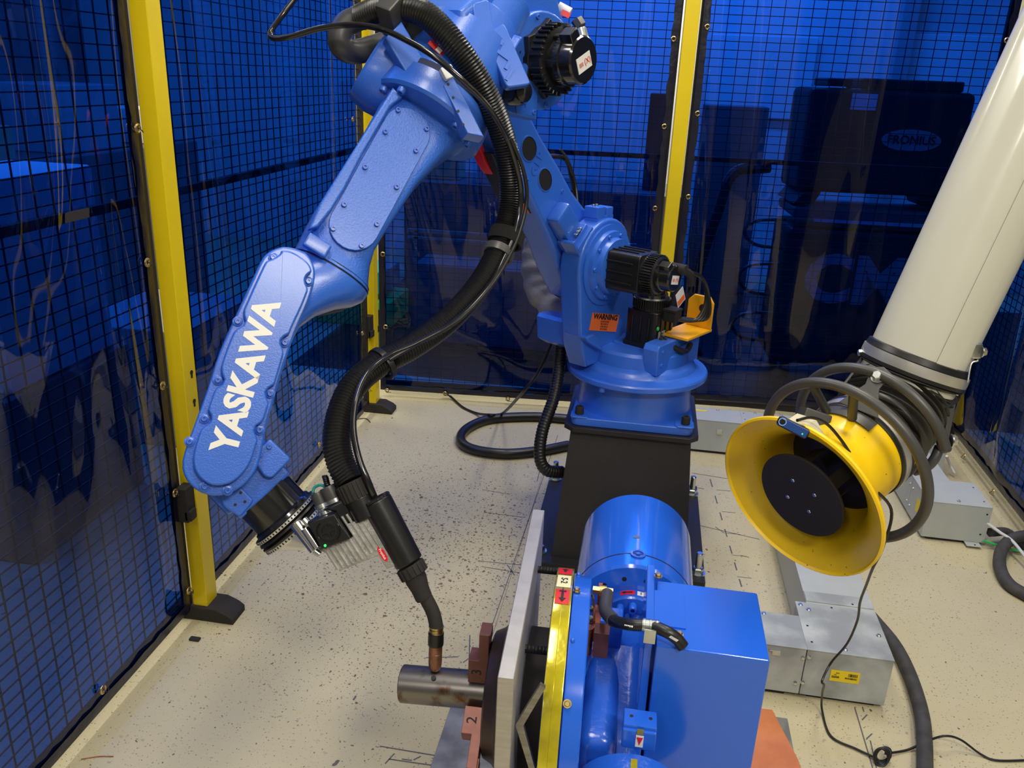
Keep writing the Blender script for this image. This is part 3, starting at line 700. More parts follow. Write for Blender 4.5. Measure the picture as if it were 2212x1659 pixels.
# --- servo motors
def motor(M, L, sq, r_end, finned, sc=1, plug=True, name='servo_motor', parent=robot):
    """M: Z along the motor axis from its flange; black finned servo motor with round encoder cap"""
    g = G(); h = sq / 2
    if finned == 'round':
        n = 6
        pts = []
        for i in range(24):
            a = 2 * pi * i / 24; rr = h * (1.16 if i % 4 == 0 else (1.0 if i % 2 == 0 else .98)); pts.append((rr * cos(a), rr * sin(a)))
        g.prism(pts, 0, L * .14, M, b=.003)
        g.lathe([(0, 0), (h * .97, .0), (h * .97, L * .40), (h * .90, L * .43), (h * .66, L * .45), (h * .66, L * .58), (h * .60, L * .60), (0, L * .6)], M, 40)
        for i in range(34):
            a = 2 * pi * i / 34
            if i % 9 == 0: continue
            g.box((0, 0, 0), (h * .13, h * .055, L * .30), M @ Matrix.Rotation(a, 4, 'Z') @ Matrix.Translation((h * .99, 0, L * .34)), b=.0015, seg=1)
        for i in range(5):
            a = 2 * pi * i / 5 + .5; g.box((0, 0, 0), (h * .16, h * .22, L * .16), M @ Matrix.Rotation(a, 4, 'Z') @ Matrix.Translation((h * .70, 0, L * .52)), b=.003)
    else:
        pts = roundpoly([(-h, -h), (h, -h), (h, h), (-h, h)], h * .32)
        g.prism(roundpoly([(-h * 1.06, -h * 1.06), (h * 1.06, -h * 1.06), (h * 1.06, h * 1.06), (-h * 1.06, h * 1.06)], h * .2), 0, L * .08, M, b=.003)
        g.prism(pts, L * .06, L * .60, M, b=.003)
        for s1 in (-1, 1):
            for i in range(-2, 3):
                if i in (-2, 2, 0):
                    g.box((s1 * h * 1.02, i * h * .26, L * .3), (h * .10, h * .10, L * .42), M, b=.0012, seg=1)
                    g.box((i * h * .26, s1 * h * 1.02, L * .3), (h * .10, h * .10, L * .42), M, b=.0012, seg=1)
        for sa in (-1, 1):
            for sb in (-1, 1): g.cyl(M @ V((sa * h * .84, sb * h * .84, L * .05)), M @ V((sa * h * .84, sb * h * .84, L * .11)), .008, n=14)
        g.lathe([(0, L * .58), (h * .98, L * .58), (h * .98, L * .66), (h * .96, L * .78), (h * .86, L * .80), (0, L * .80)], M, 40)
        for i in range(46):
            a = 2 * pi * i / 46; g.box((0, 0, 0), (h * .10, h * .05, L * .15), M @ Matrix.Rotation(a, 4, 'Z') @ Matrix.Translation((h * 1.0, 0, L * .70)), b=.001, seg=1)
    mo = g.build(name, 'black', parent)
    g = G(); z0 = L * .58 if finned == 'round' else L * .78
    g.lathe([(0, z0), (r_end * 1.08, z0), (r_end * 1.08, z0 + (L - z0) * .3), (r_end, z0 + (L - z0) * .34), (r_end, L - .004), (r_end - .004, L), (0, L)], M, 40)
    if plug: g.prism([(r_end * .5, -r_end * .35), (r_end * 1.35, -r_end * .28), (r_end * 1.35, r_end * .28), (r_end * .5, r_end * .35)], z0 + (L - z0) * .25, L - .003, M @ Matrix.Rotation(radians(35), 4, 'Z'), b=.003)
    g.build('encoder_cap', 'glossblack', mo)
    return mo
# L-axis motor
Ml = fr(Rp(.15, -.03, .96), V((0, 0, 1)), None, side)
def axz(p, z, up): return fr(p, up, None, z)
def frz(p, z, up=(0, 0, 1)):
    z = V(z).normalized(); x = V(up); x = (x - z * x.dot(z)).normalized(); y = z.cross(x)
    m = Matrix((x, y, z)).transposed().to_4x4(); m.translation = V(p); return m
Ml = frz(Rp(.15, -.035, .96), side)
mo = motor(Ml, .225, .118, .040, 'square')
label_plate('motor_tag', Ml @ Matrix.Translation((-.004, .0, .2258)) @ Matrix.Rotation(radians(-100), 4, 'Z'), .040, .026, 'white', mo, [('(X)', .010, 0, .014, 0), ('|||||', -.010, 0, .010, 0)], ink='red')
# S-axis motor standing behind it
Ms = frz(Rp(.02, .045, .70), (0, 0, 1), side)
ms = motor(Ms, .20, .115, .045, 'square', plug=False)
g = G(); g.box((0, 0, 0), (.05, .04, .035), frz(Rp(.02, .12, .81), (0, 0, 1), side), b=.004); g.box((0, 0, .02), (.06, .05, .008), frz(Rp(.02, .115, .81), (0, 0, 1), side), b=.002); g.build('connector_block', 'matblack', ms)
label_plate('motor_tag', frz(Rp(.045, .105, .745), side) @ Matrix.Rotation(radians(-90), 4, 'Z'), .040, .032, 'screen', ms, [('|||| |||||', 0, .008, .005, 0), ('||||||||||', 0, -.004, .006, 0)])
g = G(); g.cyl(Rp(.075, .106, .775), Rp(.075, .109, .775), .006, n=14); g.build('inspection_dot', 'green', ms)
g = G()
for i in range(4):
    g.tube([Rp(.02 - i * .01, .14, .80), Rp(-.03 - i * .01, .18 + i * .006, .80), Rp(-.06, .19 + i * .004, .86), Rp(-.05, .17, .93), Rp(.05, .16 - i * .01, .965)], .0055, 8)
g.tube([Rp(.06, .11, .745), Rp(.04, .14, .72), Rp(-.0, .17, .70), Rp(-.05, .16, .71)], .009, 8)
g.build('motor_cable', 'rubber', ms)
g = G(); g.cyl(Rp(.125, .16, .985), Rp(.125, .21, .985), .016, n=16, b=.003); g.tube([Rp(.125, .2, .985), Rp(.09, .205, .965), Rp(.05, .19, .93)], .012, 10); g.build('encoder_plug', 'matblack', mo)
tagm = fr(Rp(.06, .165, .885), -fwd * .8 + V((0, 0, .45)), V((0, 0, 1))); 
label_plate('wiring_tag', tagm, .045, .05, 'white', ms); 
g = G(); g.box((0, -.012, .0007), (.040, .018, .0006), tagm); g.build('wiring_tag_stripe', 'orange', ms)
# yellow lifting bracket
yb = frz(Rp(-.075, .155, .735), (0, 0, 1), -side)
g = G(); Y = fr(Rp(-.05, .120, .752), -fwd, side)      # x back, y side, z up
g.box((0, .02, .005), (.16, .10, .010), Y, b=.003)
g.box((-.0, -.022, .055), (.16, .010, .10), Y, b=.003)
g.prism([(.0, .0), (.09, .0), (.09, .085), (.075, .105), (.02, .105), (.0, .085)], .0, .010, fr(Y @ V((.075, -.02, .0)), side, V((0, 0, 1))), b=.003)
lb = g.build('lifting_bracket', 'amber', robot)
g = G(); cc = Y @ V((.0, 0, 0)); Mh = fr(Y @ V((.075, -.02, .0)), side, V((0, 0, 1)))
g.lathe([(0, 0), (.013, 0), (.013, .001), (0, .001)], Mh @ Matrix.Translation((.055, .065, -.0008)), 24); g.lathe([(0, 0), (.013, 0), (.013, .001), (0, .001)], Mh @ Matrix.Translation((.055, .065, .0102)), 24); g.build('bracket_hole', 'ink', lb)

# --- lower arm
Uc = (.66, 1.53); dL = V((Uc[0] - Lc[0], Uc[1] - Lc[1], 0)).normalized(); nL = V((-dL.y, dL.x, 0))
def la(u, n): p = V((Lc[0], Lc[1], 0)) + dL * u + nL * n; return (p.x, p.y)
out = [la(.126 * cos(radians(a)), .126 * sin(radians(a))) for a in range(100, 256, 12)]
out += [la(.07, -.104), la(.16, -.088), la(.26, -.078), la(.40, -.070), la(.62, -.062), la(.80, -.06), la(.80, .075), la(.62, .072), la(.45, .072), la(.32, .082), la(.22, .085), la(.13, .10), la(.06, .125)]
g = G(); g.prism(out, -.238, -.134, A, b=.018)
low = g.build('lower_arm', 'blue', robot)
g = G()
for u, rx, ry in ((.463, .034, .030), (.345, .034, .027)):
    c = la(u, .008); M_ = A @ Matrix.Translation((c[0], c[1], -.1345)) @ Matrix.Rotation(atan2(dL.y, dL.x), 4, 'Z')
    g.lathe([(0, 0), (1, 0), (1, .0012), (0, .0012)], M_ @ Matrix.Diagonal((rx, ry, 1, 1)), 32)
    g.build('lightening_hole', 'ink', low); g = G()
    c = la(u, .008)
    g.lathe([(1.0, 0), (1.12, 0), (1.10, .002), (1.0, .0025)], M_ @ Matrix.Diagonal((rx, ry, 1, 1)), 32); g.build('hole_rim', 'blue', low); g = G()
gx = (-fwd * .45 + V((0, 0, .9))).normalized(); gc = A @ V((*la(.405, .010), -.1338))
g = G(); text(g, 'GLP', fr(gc, gx, side.cross(gx)), .040, .0015, .001); cast = g.build('cast_letters', 'blue', low)
for u, n in ((.58, .055), (.50, -.045), (.26, .045), (.24, -.055), (.66, -.03), (.40, -.05)):
    g = G(); screw(g, A @ V((*la(u, n), -.134)), side, .006, .003); g.build('arm_bolt', 'blue', low)
# foot pad and hose bracket low on the arm
g = G(); pc = la(.185, -.022)
Mp = A @ Matrix.Translation((pc[0], pc[1], -.134)) @ Matrix.Rotation(atan2(dL.y, dL.x), 4, 'Z')
g.box((.02, -.0, .022), (.10, .075, .05), Mp, b=.012); g.box((-.045, .0, .032), (.045, .085, .065), Mp, b=.006); g.box((-.045, .0, .062), (.018, .09, .03), Mp, b=.003); g.box((-.045, -.045, .05), (.075, .012, .05), Mp, b=.003)
g.build('cable_bracket', 'blue', low)
for k_ in range(3):
    g = G(); screw(g, Mp @ V((-.015, -.012 + k_ * .012, .055)), Mp.to_3x3() @ V((0, 0, 1)), .005, .01); g.build('bracket_screw', 'chrome', low)
# hazard label on the edge of the arm that faces the weld
em = fr(Rp(*[la(.40, .0735)[0], -.185, la(.40, .0735)[1]]), (Rl @ V((dL.x, 0, dL.y))), -side)
em = fr(Rp(la(.40, .0735)[0], -.175, la(.40, .0735)[1]), -(Rl @ V((dL.x, 0, dL.y))), side)
em = fr(Rp(la(.345, -.0755)[0], -.186, la(.345, -.0755)[1]), -(Rl @ V((dL.x, 0, dL.y))), side)
em = em if (em.to_3x3() @ V((0, 0, 1))).dot(Rl @ V((.745, 0, -.667))) > 0 else em @ Matrix.Rotation(pi, 4, 'X')
g = G(); g.box((0, 0, .001), (.105, .06, .001), em); hz = g.build('hazard_label', 'ink', low)
g = G(); g.box((.032, 0, .0018), (.04, .05, .0006), em); g.build('hazard_label_panel', 'orange', hz); g = G(); g.box((-.045, 0, .0018), (.022, .05, .0006), em); g.build('hazard_label_strip', 'white', hz)

# --- elbow: U casting, head drum, roll axis
r3 = Rl @ V((.657, 0, -.754)); m3 = Rl @ V((.453, .799, .395)); q3 = Rl @ V((.602, -.601, .525))
P0 = Rp(.976, 0, 1.397)
WMx = fr(P0, r3, q3) if r3.cross(q3).dot(m3) > 0 else fr(P0, r3, q3) @ Matrix.Diagonal((1, 1, -1, 1))
# WMx: x = along the roll axis, y = q, z = m (towards the open side)
g = G(); Ux, Uz = .675, 1.53
disc = [(Ux + .125 * cos(radians(a)), Uz + .108 * sin(radians(a))) for a in range(0, 360, 12)]
g.prism(disc, .050, .078, A, b=.006)
# body joining the disc to the drum, with the crane-neck horn rising behind
body = [(.60, 1.44), (.70, 1.405), (.78, 1.405), (.86, 1.42), (.93, 1.50), (.93, 1.62), (.84, 1.68), (.76, 1.66), (.735, 1.70), (.69, 1.76), (.60, 1.76), (.60, 1.66), (.56, 1.60), (.555, 1.50)]
g.prism(body, -.13, .065, A, b=.022, seg=4)
g.prism([(.70, 1.40), (.83, 1.42), (.87, 1.46), (.82, 1.53), (.70, 1.52)], .04, .092, A, b=.010)
g.build('elbow_casting', 'blue', robot)
elb = robot.children[-1]
for a in (20, 75, 150, 200, 262, 320):
    g = G(); screw(g, A @ V((Ux + .112 * cos(radians(a)), Uz + .096 * sin(radians(a)), .078)), side, .0055, .005); g.build('elbow_bolt', 'blue', elb)
g = G(); g.lathe([(.021, 0), (.021, .004), (.012, .005), (.012, .001), (0, .001)], zf(A @ V((.765, 1.432, .092)), side), 24); g.build('grease_boss', 'blue', elb)
g = G(); g.lathe([(0, 0), (.030, 0), (.031, .012), (.029, .04), (.022, .052), (.010, .056), (0, .057)], zf(A @ V((.805, 1.463, .090)), side + V((.1, -.3, .05))), 28); g.build('rubber_cap', 'glossblack', elb)
for (x, z) in ((.835, 1.497), (.78, 1.51), (.72, 1.42)):
    g = G(); screw(g, A @ V((x, z, .092)), side, .0055, .005); g.build('elbow_bolt', 'blue', elb)
mu = motor(frz(Rp(Ux + .0, .078, Uz + .005), side, (0, 0, 1)), .116, .150, .052, 'round')
label_plate('motor_tag', frz(Rp(Ux, .1946, Uz), side) @ Matrix.Rotation(radians(-65), 4, 'Z'), .052, .034, 'white', mu, [('(X)', .012, 0, .018, 0), ('||||||', -.012, 0, .010, 0)], ink='red')
g = G(); g.tube([at(1248, 92, 2.0), at(1250, 70, 2.0), at(1247, 55, 2.0), at(1240, 45, 2.0)], .008, 10); g.tube([at(1196, 50, 2.03), at(1198, 30, 2.02), at(1200, 18, 2.02), at(1206, 14, 2.01)], .005, 8); g.build('motor_lead', 'black', mu)
g = G(); g.cyl(at(1262, 90, 2.0), at(1255, 62, 2.0), .013, n=18, b=.003); g.build('lead_plug', 'zinc', mu)
g = G(); g.cyl(at(1256, 58, 2.0), at(1246, 42, 2.0), .014, n=6, b=.002); g.build('lead_gland', 'greytube', mu)
g = G(); g.cyl(at(1206, 14, 2.0), at(1232, 28, 2.0), .0115, n=16); g.build('lead_wrap', 'white', mu)
g = G(); g.box((0, 0, 0), (.022, .014, .001), fr(at(1222, 30, 1.99), R3 @ V((.9, -.4, 0)), R3 @ V((.4, .9, 0)))); g.build('lead_tag', 'red', mu)

# roll-axis drum (turned about the roll axis)
Zr = frz(P0, r3, m3)                     # local z = roll axis, x = m, y = ...
g = G()
g.lathe([(0, -.345), (.075, -.345), (.085, -.335), (.088, -.27), (.098, -.262), (.100, -.215), (.113, -.208), (.116, -.17), (.120, -.12), (.121, -.068), (.117, -.064), (0, -.064)], Zr, 72)
g.build('drum_housing', 'blue', robot)
drum = robot.children[-1]
# side lobe of the drum (hose inlet side)
g = G(); lc = P0 + r3 * -.055 + q3 * .05
g.loft([ring(P0 + r3 * -.10 + q3 * (.0) - m3 * .02, r3, m3, .115, .10, 32), ring(P0 + r3 * -.075 + q3 * .06 - m3 * .02, r3, m3, .112, .095, 32), ring(P0 + r3 * -.055 + q3 * .12 - m3 * .02, r3, m3, .100, .085, 32), ring(P0 + r3 * -.045 + q3 * .155 - m3 * .02, r3, m3, .085, .075, 32), ring(P0 + r3 * -.043 + q3 * .162 - m3 * .02, r3, m3, .078, .068, 32)])
g.build('drum_lobe', 'blue', robot)
g = G(); g.lathe([(.122, -.052), (.128, -.050), (.130, -.03), (.130, .0), (.124, .006), (0, .006), (0, -.052)], Zr, 72); g.build('roll_flange', 'blue', robot)
fl = robot.children[-1]
g = G(); g.lathe([(.1225, -.0655), (.1235, -.0655), (.1235, -.0515), (.1225, -.0515)], Zr, 72); g.build('flange_seam', 'insole', fl)
# stops and lugs
g = G()
def dbox(r_, a, h, s, b=.004, rot=0, parent=None):
    """box sitting on the drum: radius r_, angle a about the roll axis, height h"""
    return Zr @ Matrix.Rotation(radians(a), 4, 'Z') @ Matrix.Translation((r_, 0, h)) @ Matrix.Rotation(rot, 4, 'X')
g.prism([(-.075, -.02), (.045, -.02), (.045, .005), (.02, .03), (-.06, .03)], -.016, .014, WMx @ Matrix.Translation((-.055, .085, .085)) @ Matrix.Rotation(radians(-62), 4, 'Z'), b=.004)
g.build('stop_block', 'blue', drum)
g = G(); g.prism([(-.065, -.012), (.075, -.012), (.055, .018), (-.05, .018)], -.02, .02, WMx @ Matrix.Translation((-.015, -.045, .112)) @ Matrix.Rotation(radians(-58), 4, 'Z'), b=.003); g.build('stop_bar', 'blue', drum)
g = G(); g.box((0, 0, 0), (.026, .026, .03), WMx @ Matrix.Translation((-.055, .012, .125)) @ Matrix.Rotation(radians(-58), 4, 'Z'), b=.003); g.build('zero_mark_block', 'white', drum)
for k_ in range(4):
    g = G(); c = WMx @ (V((-.035, -.0, .133)) + V((.018 * k_, -.022 * k_, -.001))); g.cyl(c, c + m3 * .0006, .003, n=10); g.build('stop_bar_hole', 'ink', drum)
g = G(); g.box((0, 0, 0), (.012, .040, .001), WMx @ Matrix.Translation((-.095, .055, .1135)) @ Matrix.Rotation(radians(10), 4, 'Z')); g.build('red_arrow', 'red', drum)
g = G(); g.box((0, 0, 0), (.010, .012, .002), WMx @ Matrix.Translation((-.094, .050, .1145)) @ Matrix.Rotation(radians(10), 4, 'Z')); g.build('arrow_patch', 'white', drum)
def pad(M, pts, d, hole=()):
    g = G(); g.prism(pts, 0, d, M, b=.004, rnd=.01); o = g.build('cast_pad', 'blue', drum)
    for (x, y) in hole:
        h = G(); h.cyl(M @ V((x, y, d)), M @ V((x, y, d + .0006)), .0035, n=12); h.build('pad_hole', 'ink', o)
pad(WMx @ Matrix.Translation((-.135, .06, .098)) @ Matrix.Rotation(radians(-75), 4, 'Z'), [(-.065, -.018), (.065, -.018), (.05, .022), (-.05, .022)], .024, ((-.05, 0), (.05, 0)))
pad(WMx @ Matrix.Translation((-.215, .005, .085)) @ Matrix.Rotation(radians(-40), 4, 'Z'), [(-.045, -.02), (.045, -.02), (.04, .02), (-.035, .02)], .022, ((.03, .0),))
pad(WMx @ Matrix.Translation((-.18, -.075, .078)) @ Matrix.Rotation(radians(-55), 4, 'Z'), [(-.07, -.028), (.07, -.028), (.06, .028), (-.06, .028)], .022)
g = G()
for (x, y, w_, h_) in ((-.20, -.048, .012, .012), (-.178, -.065, .008, .034), (-.165, -.085, .020, .008), (-.15, -.098, .03, .006)):
    g.box((x, y, .1015), (w_, h_, .003), WMx)
g.build('cast_numerals', 'blue', drum)
pad(Zr @ Matrix.Rotation(radians(-60), 4, 'Z') @ Matrix.Translation((.09, 0, -.235)) @ Matrix.Rotation(pi / 2, 4, 'Y'), [(-.02, -.03), (.02, -.03), (.02, .03), (-.02, .03)], .022, ((0, 0),))
pad(frz(Rp(.79, .02, 1.645), V((0, 0, 1)) * .9 + fwd * .4, side), [(-.035, -.06), (.035, -.06), (.03, .05), (-.03, .05)], .012, ((.015, .02), (-.005, .02), (.015, -.035)))
for a in (-62, -30, 40, 68):
    g = G(); c = Zr @ V((.112 * cos(radians(a)), .112 * sin(radians(a)), .006)); screw(g, c, r3, .009, .012); g.build('flange_bolt', 'blue', fl)

# --- upper arm (below the roll flange) in the wrist frame
def sec(u, y0, y1, z0, z1, e=5, n=48, dz=0):
    return ring(P0 + r3 * u + q3 * ((y0 + y1) / 2) + m3 * ((z0 + z1) / 2), q3, m3, (y1 - y0) / 2, (z1 - z0) / 2, n, e)
g = G()
g.loft([sec(.0, -.104, .100, -.09, .060, 2.6), sec(.02, -.088, .098, -.085, .062, 3.4), sec(.06, -.070, .095, -.080, .064, 6), sec(.15, -.052, .092, -.075, .064, 8), sec(.26, -.046, .094, -.072, .064, 8),
        sec(.315, -.046, .095, -.072, .062, 6), sec(.345, -.056, .094, -.080, .060, 3.6), sec(.372, -.070, .092, -.086, .065, 2.6), sec(.392, -.082, .090, -.088, .075, 2.1)])
g.build('upper_arm', 'bluerough', robot)
ua = robot.children[-1]
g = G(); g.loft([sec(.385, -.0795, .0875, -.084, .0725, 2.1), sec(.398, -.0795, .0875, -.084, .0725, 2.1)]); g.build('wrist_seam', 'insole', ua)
# left ledge with rounded ends and the bolted cover
ledge = [(.018, .064), (.012, .090), (.30, .092), (.36, .085), (.345, .072), (.30, .0665), (.25, .0665), (.17, .072), (.05, .074)]
g = G(); g.prism(ledge, .055, .078, WMx, b=.005); g.build('arm_ledge', 'bluerough', ua)
cov = stadium((.072, .022), (.302, .014), .050, 12)
g = G(); g.prism(cov, .062, .069, WMx, b=.0015); ac = g.build('arm_cover', 'bluerough', ua)
for x, y in [(.045, .058), (.1, .057), (.187, .055), (.277, .052), (.331, .046), (.33, -.018), (.275, -.022), (.186, -.018), (.097, -.014), (.044, -.010)]:
    g = G(); c = WMx @ V((x, y, .069)); screw(g, c, m3, .0055, .006); g.build('cover_screw', 'blue', ac)
g = G(); g.box((.380, .055, .078), (.030, .05, .022), WMx @ Matrix.Rotation(radians(0), 4, 'Z'), b=.005); g.build('wrist_stop', 'blue', ua)
# --- wrist arm: flared root, hollow underside, lettered cover
g = G()
def sc2(u, y0, y1, z0, z1, e): return sec(u, y0, y1, z0, z1, e)
g.loft([sec(.396, -.082, .090, -.088, .075, 2.1), sec(.412, -.080, .092, -.086, .078, 2.2), sec(.432, -.066, .098, -.075, .078, 2.4), sec(.455, -.040, .104, -.058, .078, 2.8), sec(.49, -.012, .112, -.040, .078, 3.5),
        sec(.53, .004, .114, -.022, .078, 4), sec(.60, .0, .108, .0, .078, 5), sec(.70, -.018, .086, .012, .078, 5), sec(.80, -.03, .06, .02, .078, 4)])
g.build('wrist_arm', 'blue', robot)
wa = robot.children[-1]
g = G(); g.loft([ring(P0 + r3 * u + q3 * y + m3 * (-.035), q3, m3, ry, rz, 32) for u, y, ry, rz in ((.425, -.045, .020, .05), (.445, -.03, .024, .045), (.475, -.008, .015, .03))]); g.build('underside_hollow', 'insole', wa)  # dark solid standing for the hollow, shade put into its colour
outer = [(.428, .117), (.412, .098), (.405, .067), (.416, .043), (.438, .027), (.484, .014), (.545, .006), (.617, -.008), (.688, -.026), (.733, -.038), (.772, -.052), (.813, -.062), (.851, -.055), (.882, -.030), (.893, .002), (.885, .036), (.858, .060), (.797, .074), (.731, .087), (.653, .105), (.577, .115), (.501, .124), (.455, .128)]
g = G(); g.prism(smooth2(outer, 3), .040, .086, WMx, b=.005); wc = g.build('wrist_cover_flange', 'blue', robot)
raised = [(.437, .112), (.422, .09), (.424, .052), (.444, .033), (.492, .022), (.56, .014), (.622, -.002), (.693, -.019), (.763, -.036), (.811, -.045), (.85, -.035), (.871, -.007), (.866, .026), (.84, .048), (.786, .062), (.724, .075), (.647, .095), (.573, .106), (.497, .116), (.457, .119)]
# scallops round the screws
scr = [(.447, .112), (.452, .034), (.587, .106), (.578, .013), (.700, .081), (.675, -.012), (.773, .066), (.744, -.030)]
rs = smooth2(raised, 8)
rs2 = []
for (x, y) in rs:
    for (sx_, sy_) in scr:
        dx, dy = x - sx_, y - sy_; d_ = sqrt(dx * dx + dy * dy); R_ = .0105
        if d_ < R_ * 1.6:
            cxm, cym = .62, .045
            ix, iy = cxm - sx_, cym - sy_
            L_ = sqrt(ix * ix + iy * iy); 
            # push inward perpendicular to the edge
            nx_, ny_ = (0.22, .975) if sy_ < (.115 - .33 * (sx_ - .45)) - .04 else (-.22, -.975)
            kq = max(0, 1 - (d_ / (R_ * 1.6)) ** 2); x += nx_ * R_ * 1.1 * kq; y += ny_ * R_ * 1.1 * kq
    rs2.append((x, y))
g = G(); g.prism(rs2, .084, .104, WMx, b=.004); cv = g.build('wrist_cover', 'blue', robot)
for x, y in scr + [(.822, .067), (.880, .003), (.868, -.036)]:
    g = G(); c = WMx @ V((x, y, .086)); g.lathe([(.0095, 0), (.0095, .003), (.007, .004), (0, .004)], zf(c, m3), 18); screw(g, c + m3 * .003, m3, .0055, .006); g.build('wrist_cover_screw', 'blue', wc)
g = G()
td = V((-.291, .073, 0)).normalized(); tb_ = WMx.to_3x3() @ td
tm = fr(WMx @ V((.667, .041, .1042)), tb_, m3.cross(tb_))
text(g, 'YASKAWA', tm, .064, .0003, .0026, sx=.955); g.build('brand_lettering', 'letter', cv)
# --- wrist body (B axis) and T axis
BW = P0 + r3 * .803
t3 = (r3 * .31 - q3 * .95).normalized(); w3 = (r3 * .95 + q3 * .31).normalized()
BT = BW + w3 * .011 + t3 * .022
Tm = frz(BT, t3, m3)            # z = tool axis, x = m, y = w-ish
TP = fr(BW, t3, w3) if t3.cross(w3).dot(m3) > 0 else fr(BW, t3, w3) @ Matrix.Diagonal((1, 1, -1, 1))   # x tool axis, y = w, z = m
g = G()
g.cyl(BW - m3 * .075, BW + m3 * .045, .070, n=40, b=.008)
g.box((.070, .010, -.015), (.090, .128, .115), TP, b=.008); g.box((.060, .060, -.02), (.07, .05, .09), TP, b=.008)
g.build('wrist_body', 'blue', robot)
wb = robot.children[-1]
g = G(); g.prism(roundpoly([(.035, -.070), (.092, -.072), (.095, -.022), (.083, -.014), (.035, -.020)], .007), .035, .062, TP, b=.004); pl = g.build('side_cover', 'blue', wb)
for x, y in ((.046, -.058), (.046, -.035)):
    g = G(); screw(g, TP @ V((x, y, .062)), m3, .005, .005); g.build('side_cover_screw', 'blue', wb)
g = G(); g.prism(roundpoly([(.045, .030), (.105, .030), (.110, .070), (.075, .078), (.045, .066)], .008), .02, .046, TP, b=.004); pp = g.build('cast_corner', 'blue', wb)
for x, y in ((.060, .040), (.076, .038), (.094, .044), (.086, .060), (.062, .056)):
    g = G(); g.cyl(TP @ V((x, y, .046)), TP @ V((x, y, .0465)), .003, n=10); g.build('corner_hole', 'ink', pp)
g = G(); g.lathe([(0, .088), (.060, .088), (.060, .138), (.065, .142), (.066, .148), (.0, .148)], Tm, 56); g.build('tool_sleeve', 'glossblack', robot)
g = G(); prof = [(0, .146)]
z = .148
for rr, dz in ((.068, .004), (.071, .003), (.071, .003), (.066, .003), (.073, .004), (.074, .003), (.067, .003), (.074, .004), (.073, .003), (.064, .003)): prof.append((rr, z)); z += dz
prof += [(.060, z), (0, z)]
g.lathe(prof, Tm @ Matrix.Translation((0, 0, 0)), 64); bl = g.build('rubber_bellows', 'rubber', robot)
for h, r_ in ((.150, .0725), (.176, .0715)):
    g = G(); g.lathe([(r_, h), (r_ + .0012, h), (r_ + .0012, h + .006), (r_, h + .006)], Tm, 72); hc = g.build('hose_clamp', 'clamp', bl)
    g = G()
    for i in range(60):
        a = 2 * pi * i / 60; g.box((r_ + .0014, 0, h + .003), (.0004, .0028, .0042), Tm @ Matrix.Rotation(a, 4, 'Z'))
    g.build('clamp_slots', 'ink', hc)
g = G(); g.lathe([(0, .182), (.060, .182), (.060, .186), (.028, .215), (.024, .222), (0, .222)], Tm, 48); g.build('tool_flange', 'chrome', robot)

# ------------------------------------------------------------------ welding torch (bolted to the tool flange)
TO = at(800, 1120, 1.53); cx_ = R3 @ V((1, 0, 0)); cy_ = R3 @ V((0, 1, 0)); cz_ = R3 @ V((0, 0, 1)); K = 1.53 / FPX
def tq(u, v, w=0): return TO + cx_ * ((u - 800) * K) + cy_ * ((1120 - v) * K) + cz_ * w
TF = Matrix((cx_, cy_, cz_)).transposed().to_4x4(); TF.translation = TO
def t2(u, v): return ((u - 800) * K, (1120 - v) * K)
torch = thing('welding_torch', 'black and ribbed aluminium welding torch with curved neck over the steel tube', 'welding torch', tuple(tq(700, 1170)))
g = G(); g.prism([t2(*p) for p in ((751, 1130), (799, 1111), (860, 1217), (838, 1226), (819, 1197), (736, 1231), (702, 1180), (765, 1156))], -.045, .014, TF, b=.002); drv = g.build('drive_housing', 'alu', torch)
g = G(); d_ = V((.54, .84))
for i in range(12):
    a = V((706 + i * 10.4, 1183 - i * 4.4)); 
    L_ = 52 if i < 11 else 30
    if i >= 6: a = V((706 + i * 10.4 - 27 + (i - 6) * 0, 1183 - i * 4.4 - 44)); L_ = 100 - (i - 6) * 1
    e = a + d_ * L_
    if i >= 10: continue
    g.tube([tq(a.x, a.y, .014), tq(e.x, e.y, .014)], .0026, 8, sm=0)
g.build('cooling_rib', 'alu', drv); drv.children[-1]['kind'] = 'stuff'
g = G(); g.prism([t2(*p) for p in ((672, 1122), (730, 1104), (763, 1157), (703, 1180))], -.04, .032, TF, b=.003); cb = g.build('control_box', 'black', torch)
g = G(); Fm = TF @ Matrix.Translation((*t2(718, 1141), .032))
g.lathe([(.0125, 0), (.0165, 0), (.0165, .003), (.0125, .003), (.0125, 0)], Fm, 28)
for i in range(4): g.box((.007, 0, .0015), (.012, .003, .002), Fm @ Matrix.Rotation(i * pi / 2 + .4, 4, 'Z'))
g.lathe([(0, 0), (.005, 0), (.005, .003), (0, .003)], Fm, 16)
for a in (0, 180): g.tube([Fm @ V((.021 * cos(radians(a + k * 22)), .021 * sin(radians(a + k * 22)), .001)) for k in range(-2, 3)], .0013, 6, sm=2)
g.build('fan_grille', 'glossblack', cb)
g = G(); g.ball(tq(711, 1171, .033), .0023, 12); g.build('status_light', 'led', cb)
g = G(); g.prism([t2(*p) for p in ((700, 1098), (745, 1075), (800, 1100), (798, 1112), (742, 1135), (725, 1105))], -.05, .012, TF, b=.006); g.build('hose_block', 'black', torch)
